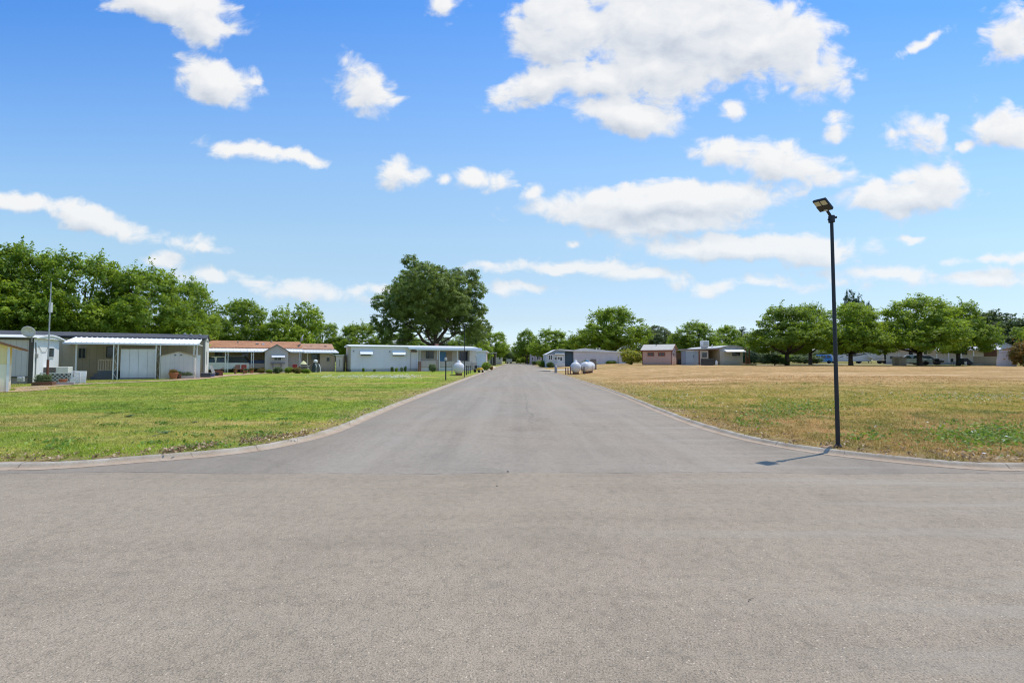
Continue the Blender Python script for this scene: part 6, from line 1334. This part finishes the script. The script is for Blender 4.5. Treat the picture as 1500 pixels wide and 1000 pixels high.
for px, py, top, lab, mt in [(662.5, 547, 533, 'thin grey guard post left of the lone gas tank', FRM), (683.5, 548.5, 535, 'dark guard post nearest the thin light pole', FRMD), (686, 547, 535.5, 'middle dark guard post right of the lone gas tank', FRMD), (689, 546, 534.5, 'rightmost guard post right of the lone gas tank', FRMD),
        (828.5, 546.5, 538, 'leftmost short rusty post before the paired gas tanks', RST), (831.8, 547, 538.5, 'second short rusty post before the paired gas tanks', RST), (835.3, 548.7, 537, 'rusty post touching the left tank of the pair', RST), (855.2, 547.8, 536.5, 'dark thin post between the two paired gas tanks', FRMD)]:
    Y = 1.4*F/(py-527); 
    if px > 800: Y = 44.5
    p = G(px, Y); h_ = at(px, top, Y).z-p.z; m = MB(); m.tube([(0, 0, -.1), (0, 0, h_-.05), (0, 0, h_)], [.06, .055, .04], 8); o = m.build('guard_post', mt, smooth=True); tag(o, lab, 'post', GBo); o.location = p
p = G(814, 50.5); t = thing('utility_pedestal', 'short grey utility pedestal with rounded top near the right kerb', 'pedestal', p, .2); h_ = at(814, 535.5, 50.5).z-p.z
m = MB(); m.lathe([(.15, 0), (.15, h_*.8), (.13, h_*.93), (.07, h_)], n=14); m.build('housing', paint((.36, .36, .38), .6, .08), t, smooth=True); m = MB(); m.lathe([(.165, h_*.5), (.165, h_*.56)], n=14); m.build('band', FRM, t)
p = G(869, 58); t = thing('utility_cabinet', 'brown weathered utility cabinet behind the paired gas tanks', 'cabinet', p, -.3); h_ = at(869, 525.5, 58).z-p.z
m = MB(); m.box(-.37, .37, -.22, .22, 0, h_); m.build('cabinet_body', paint((.20, .17, .15), .7, .1), t, bevel=.03); m = MB(); m.box(-.3, .3, -.245, -.223, .1, h_-.12); m.build('door', paint((.24, .20, .17), .7, .1), t)
# ------------------------------------------------------------------ lamps
def solar_lamp(px, py, Y, topy, label, k=1.):
    p = G(px, Y); H = at(px, topy, Y).z-p.z
    t = thing('street_light', label, 'street light', p, 0, 'solar street lights'); BP = simple((.016, .019, .026), .40, .2, 'lamp_pole')
    m = MB(); m.tube([(0, 0, -.2), (0, 0, H*.5), (0, 0, H)], [.034, .029, .025], 14); m.build('pole', BP, t, smooth=True)
    m = MB(); m.lathe([(.052, -.02), (.052, .03), (.044, .036), (.038, .05)], n=14); m.build('base_collar', BP, t)
    m = MB(); m.tube([(0, 0, H-.08), (0, 0, H+.035)], .048, 12); m.tube([(.02, -.01, H), (.075, -.01, H+.005)], .022, 8); m.tube([(-.03, 0, H-.03), (-.06, 0, H-.03)], .018, 8); m.build('clamp', BP, t, bevel=.004)
    d = Vector((-.213, -.11, .14)).normalized(); s_ = Vector((.094, -.20, -.014)).normalized(); s_ = (s_-d*s_.dot(d)).normalized(); n = d.cross(s_).normalized()
    if n.z > 0: n = -n
    e = Vector((-.105, -.045, H+.115)); m = MB(); m.tube([(0, 0, H+.0), e], .021, 10); m.build('arm', BP, t, smooth=True)
    c = e+d*.135; M = Matrix(((s_.x, d.x, n.x, c.x), (s_.y, d.y, n.y, c.y), (s_.z, d.z, n.z, c.z), (0, 0, 0, 1)))
    m = MB(); m.box(-.104, .104, -.132, .132, -.022, .012, M); hd = m.build('lamp_head', BP, t, bevel=.008)
    m = MB(); m.box(-.096, .096, -.124, .124, -.030, -.0225, M); m.build('solar_panel', simple((.01, .015, .04), .15, 0, 'solar'), hd)
    LED = bpy.data.materials.new('led_panel'); nt = NT(LED); tc = nt.n('ShaderNodeTexCoord').outputs['Object']; vo = nt.n('ShaderNodeTexVoronoi', ins={'Vector': tc, 'Scale': 60., 'Randomness': 0.})
    nt.out(bsdf(nt, nt.ramp(vo.outputs['Distance'], [(.2, (.80, .70, .38)), (.5, (.52, .47, .33))]), .4))
    for a in (-1, 1): m = MB(); m.box(a*.049-.040, a*.049+.040, .008, .108, .0125, .018, M); m.build('led_panel', LED, hd)
    m = MB(); m.box(-.104, .104, -.132, .0, .0122, .022, M); m.build('driver_cover', simple((.03, .028, .024), .5, 0, 'drv'), hd, bevel=.005)
    m = MB(); m.box(-.028, .028, -.124, -.096, .0222, .030, M); m.build('sensor', simple((.75, .72, .62), .4, 0, 'sensor'), hd)
    return t
solar_lamp(1222.9, 652, 7.56, 319, 'tall black solar street light on the near right kerb of the crossing')
solar_lamp(680.6, 551.7, 37.8, 478, 'thin black solar street light beside the lone gas tank on the left')
def yard_lamp(px, Y, top, label, r=.045, mt=BLACK):
    p = G(px, Y); H = at(px, top, Y).z-p.z; t = thing('yard_lamp', label, 'lamp post', p, 0, 'low yard lamps')
    m = MB(); m.tube([(0, 0, -.1), (0, 0, H-.2)], r, 10); m.build('post', mt, t, smooth=True)
    m = MB(); m.lathe([(.05, H-.2), (.09, H-.17), (.10, H-.04), (.07, H-.03)], n=12); m.build('lamp_shade', simple((.55, .56, .55), .3, 0, 'lampglass'), t, smooth=True); m = MB(); m.lathe([(.11, H-.03), (.10, H-.01), (.03, H+.03)], n=12); m.build('cap', FRM, t)
yard_lamp(653.3, 32.4, 524, 'short black lamp post on the left lawn in front of the porch')
yard_lamp(697.6, 56, 520.5, 'thin white-topped yard lamp at the porch end of the long white home', .03, FRM)
# ------------------------------------------------------------------ small things on the ground
def weed(px, Y, s_, label, n=9, seed=0):
    rnd = random.Random(seed); m = MB()
    for i in range(n):
        a = 2*PI*i/n+rnd.uniform(-.2, .2); L = s_*rnd.uniform(.7, 1.2); w = L*.16; d = Vector((math.cos(a), math.sin(a), 0)); sd_ = Vector((-d.y, d.x, 0)); up = Vector((0, 0, 1))
        P = [d*L*t+up*(L*(.9*t-.65*t*t)) for t in (0, .35, .7, 1)]; ws = (w*.2, w, w*.8, 0.002)
        vs = []
        for q, ww in zip(P, ws): vs += [q-sd_*ww, q+sd_*ww]
        m.add(vs, [(0, 1, 3, 2), (2, 3, 5, 4), (4, 5, 7, 6)])
    o = m.build('weed', simple((.045, .095, .02), .6, 0, 'weedleaf'), smooth=True); tag(o, label, 'weed', 'leafy weeds standing in the left lawn'); o.location = G(px, Y, -.005)
weed(193, 11.6, .16, 'upright spiky weed in the middle of the left lawn', 11, 1); weed(246, 8.95, .13, 'dark spreading weed in the left lawn near the kerb', 12, 2); weed(232, 8.6, .09, 'low dark weed beside the spreading weed', 8, 3); weed(290, 10.5, .10, 'small dark weed right of the spiky weed in the left lawn', 9, 4)
def quadcloud(name, label, pts, size, mat, cat, flatness=.4, seed=1, zo=.01):
    rs = np.random.RandomState(seed); P = np.array(pts); n = len(P); nr = rs.normal(0, flatness, (n, 3)); nr[:, 2] += 1; nr /= np.linalg.norm(nr, axis=1)[:, None]
    a = np.cross(nr, rs.normal(size=(n, 3))); a /= np.linalg.norm(a, axis=1)[:, None]; b = np.cross(nr, a); s_ = size*(.5+rs.rand(n))[:, None]
    v = np.stack([P-a*s_*.5, P-b*s_*.3, P+a*s_*.5, P+b*s_*.3], 1).reshape(-1, 3)
    me = bpy.data.meshes.new(name); me.from_pydata([tuple(x) for x in v], [], [(4*i, 4*i+1, 4*i+2, 4*i+3) for i in range(n)]); me.materials.append(mat)
    t = me.attributes.new('tint', 'FLOAT', 'POINT'); t.data.foreach_set('value', np.repeat(rs.rand(n), 4)); o = link(name, me); tag(o, label, cat, kind='stuff'); return o
rs = np.random.RandomState(11)
def kerbside(K, sgn, n, x_lim, spread):
    K = np.array(K); K = K[(np.abs(K[:, 0]) < x_lim) & (K[:, 1] < 40)]; i = rs.choice(len(K)-1, n, p=None); w = 1/K[i][:, 1]; keep = rs.rand(n) < w/w.max(); i = i[keep]
    q = K[i]+rs.normal(0, .03, (len(i), 2)); T = K[np.minimum(i+1, len(K)-1)]-K[np.maximum(i-1, 0)]; T /= np.linalg.norm(T, axis=1)[:, None]; N = np.stack([-T[:, 1], T[:, 0]], 1)*sgn
    d = .03+np.abs(rs.normal(0, spread, (len(i), 1))); q = q+N*d; return [(x, y, float(zt(x, y))+.012+.03*rs.rand()) for x, y in q]
lm = leafmat((.28, .17, .09), (.62, .50, .32), 'dead_leaves', .1)
pts = kerbside(KLo, 1, 2600, 9, .28)+kerbside(KRo, -1, 4200, 9, .42)
# two bare straw patches at the left kerb
for (px0, px1, pyc) in ((215, 300, 661), (335, 440, 645)):
    for _ in range(500):
        px = rs.uniform(px0, px1); x, y = onz(px, pyc-2+rs.normal(0, 2)-(px-(px0+px1)/2)*.13, .1); y += .22+abs(rs.normal(0, .13)); pts.append((x, y, float(zt(x, y))+.03*rs.rand()+.01))
quadcloud('leaf_litter', 'dry dead leaves and straw lying along the kerbs', pts, .045, lm, 'leaf litter', .5)
pts = []
for (cx, cy, sx, sy, n) in ((940, 575, 45, 8, 520), (990, 585, 60, 6, 450), (1085, 570, 70, 6, 220), (1250, 578, 90, 5, 300), (1400, 583, 60, 5, 330), (1460, 582, 40, 3, 350), (1000, 600, 60, 14, 150), (1150, 600, 90, 15, 120), (1330, 610, 120, 25, 120), (1450, 645, 60, 12, 40)):
    for _ in range(n):
        px = rs.normal(cx, sx); py = max(549, rs.normal(cy, sy)); x, y = onz(px, py, .12)
        z = float(zt(x, y)); x, y = onz(px, py, z); xr = x-roadc(y)
        if xr > 4.7: pts.append((x, y, float(zt(x, y))+.05+.03*rs.rand()))
pts = pts[::2]
quadcloud('clover_flowers', 'tiny white clover heads scattered over the near dry field', pts, .036, simple((.80, .76, .68), .8, 0, 'clover'), 'clover', .8)
pts = []
for _ in range(1500):
    px = rs.choice([rs.normal(560, 22), rs.normal(505, 30), rs.normal(590, 15)]); py = rs.normal(551, 1.2); x, y = onz(px, py, .1)
    if x < roadc(y)-5: pts.append((x, y, float(zt(x, y))+.05))
quadcloud('lawn_daisies', 'band of tiny white flowers across the far left lawn', pts, .075, simple((.74, .74, .66), .8, 0, 'daisy'), 'daisies', .6)
# green tufts on the field
CLV = leafmat((.14, .24, .035), (.36, .48, .08), 'clover_leaves', .3); pts = []
for (cx, cy, sx, sy, n) in ((1170, 597, 22, 5, 1300), (1130, 602, 16, 4, 500), (1450, 633, 26, 7, 1700), (1400, 640, 24, 5, 700), (1475, 640, 22, 6, 800), (925, 577, 16, 5, 600), (985, 600, 14, 4, 300), (1080, 618, 18, 5, 500), (1270, 640, 14, 3, 300), (1200, 560, 40, 2, 250), (1320, 583, 40, 3, 400), (1420, 581, 40, 3, 500), (960, 590, 16, 4, 350)):
    for _ in range(int(n*.8)):
        px, py = rs.normal(cx, sx*1.7), rs.normal(cy, sy*1.5); x, y = onz(px, py, .12); z = float(zt(x, y)); x, y = onz(px, py, z)
        if x-roadc(y) > 4.6 and y > 6.7: pts.append((x, y, float(zt(x, y))+.06*rs.rand()))
quadcloud('clover_patches', 'green clover patches in the near dry field', pts, .06, CLV, 'clover', .7, 5)
pts = []
for _ in range(26):
    px, py = rs.uniform(60, 600), rs.uniform(585, 655); x, y = onz(px, py, .1); r_ = rs.uniform(.1, .35)
    for _ in range(90):
        xx, yy = x+rs.normal(0, r_), y+rs.normal(0, r_*.6)
        if dist_to(KLo, np.array([[xx, yy]]))[0] > .15 and xx < np.interp(yy, np.array(KLo)[:, 1], np.array(KLo)[:, 0]): pts.append((xx, yy, float(zt(xx, yy))+.045*rs.rand()))
quadcloud('broadleaf_weeds', 'darker broad-leaved weeds spread through the left lawn', pts, .055, leafmat((.10, .19, .03), (.24, .38, .06), 'weed_leaves', .3), 'weeds', .6, 8)
# grit on the asphalt
m = MB(); rnd = random.Random(3)
for _ in range(260):
    px, py = rnd.uniform(-50, 1550), 690+310*rnd.random()**1.5; x, y = onz(px, py); r_ = rnd.uniform(.002, .0042)
    m.lathe([(r_*.6, .004), (r_, .004+r_*.4), (r_*.5, .004+r_*.9)], (x, y, 0), n=5)
o = m.build('loose_grit', simple((.45, .41, .36), .9, 0, 'grit')); tag(o, 'loose pale grit scattered over the near asphalt', 'grit', kind='stuff')
def twig(px, py, L, a, label, c):
    x, y = onz(px, py); m = MB(); m.tube([(-L/2, 0, .003), (-L*.1, L*.05, .008), (L/2, -.02*L, .004)], [.0022, .0018, .001], 5); o = m.build('twig', simple(c, .8, 0, 'straw')); tag(o, label, 'twig', 'twigs lying on the asphalt'); o.location = (x, y, .006); o.rotation_euler = (0, 0, a)
twig(704, 898, .055, .35, 'short pale straw left of centre on the near asphalt', (.60, .52, .36)); twig(1100, 880, .06, .6, 'short dark twig right of centre on the near asphalt', (.10, .07, .05))
x, y = onz(728, 712); o = MB().lathe([(.008, .004), (.011, .008), (.005, .013)], n=7).build('pebble', FRMD); tag(o, 'dark pebble on the cross street just below the asphalt seam', 'pebble', 'dark pebbles near the seam'); o.location = (x, y, 0)
x, y = onz(744, 691); o = MB().lathe([(.009, .005), (.014, .010), (.006, .016)], n=7).build('pebble', FRMD); tag(o, 'dark pebble lying in the asphalt seam', 'pebble', 'dark pebbles near the seam'); o.location = (x, y, 0)
# flat stones by the lamp foot
for i, (px, Y, r_, lab) in enumerate(((1206, 7.52, .08, 'larger flat brown stone at the foot of the near street light'), (1212, 7.66, .065, 'smaller flat brown stone behind the larger one at the light foot'))):
    o = MB().lathe([(r_*.8, 0), (r_, r_*.2), (r_*.7, r_*.45), (.01, r_*.5)], n=8).build('stone', simple((.36, .23, .14), .9, 0, 'stone'), bevel=.01); tag(o, lab, 'stone', 'flat stones at the lamp foot'); o.location = G(px, Y, -.01); o.scale = (1.2, .8, 1); o.rotation_euler = (.1, .05, i)
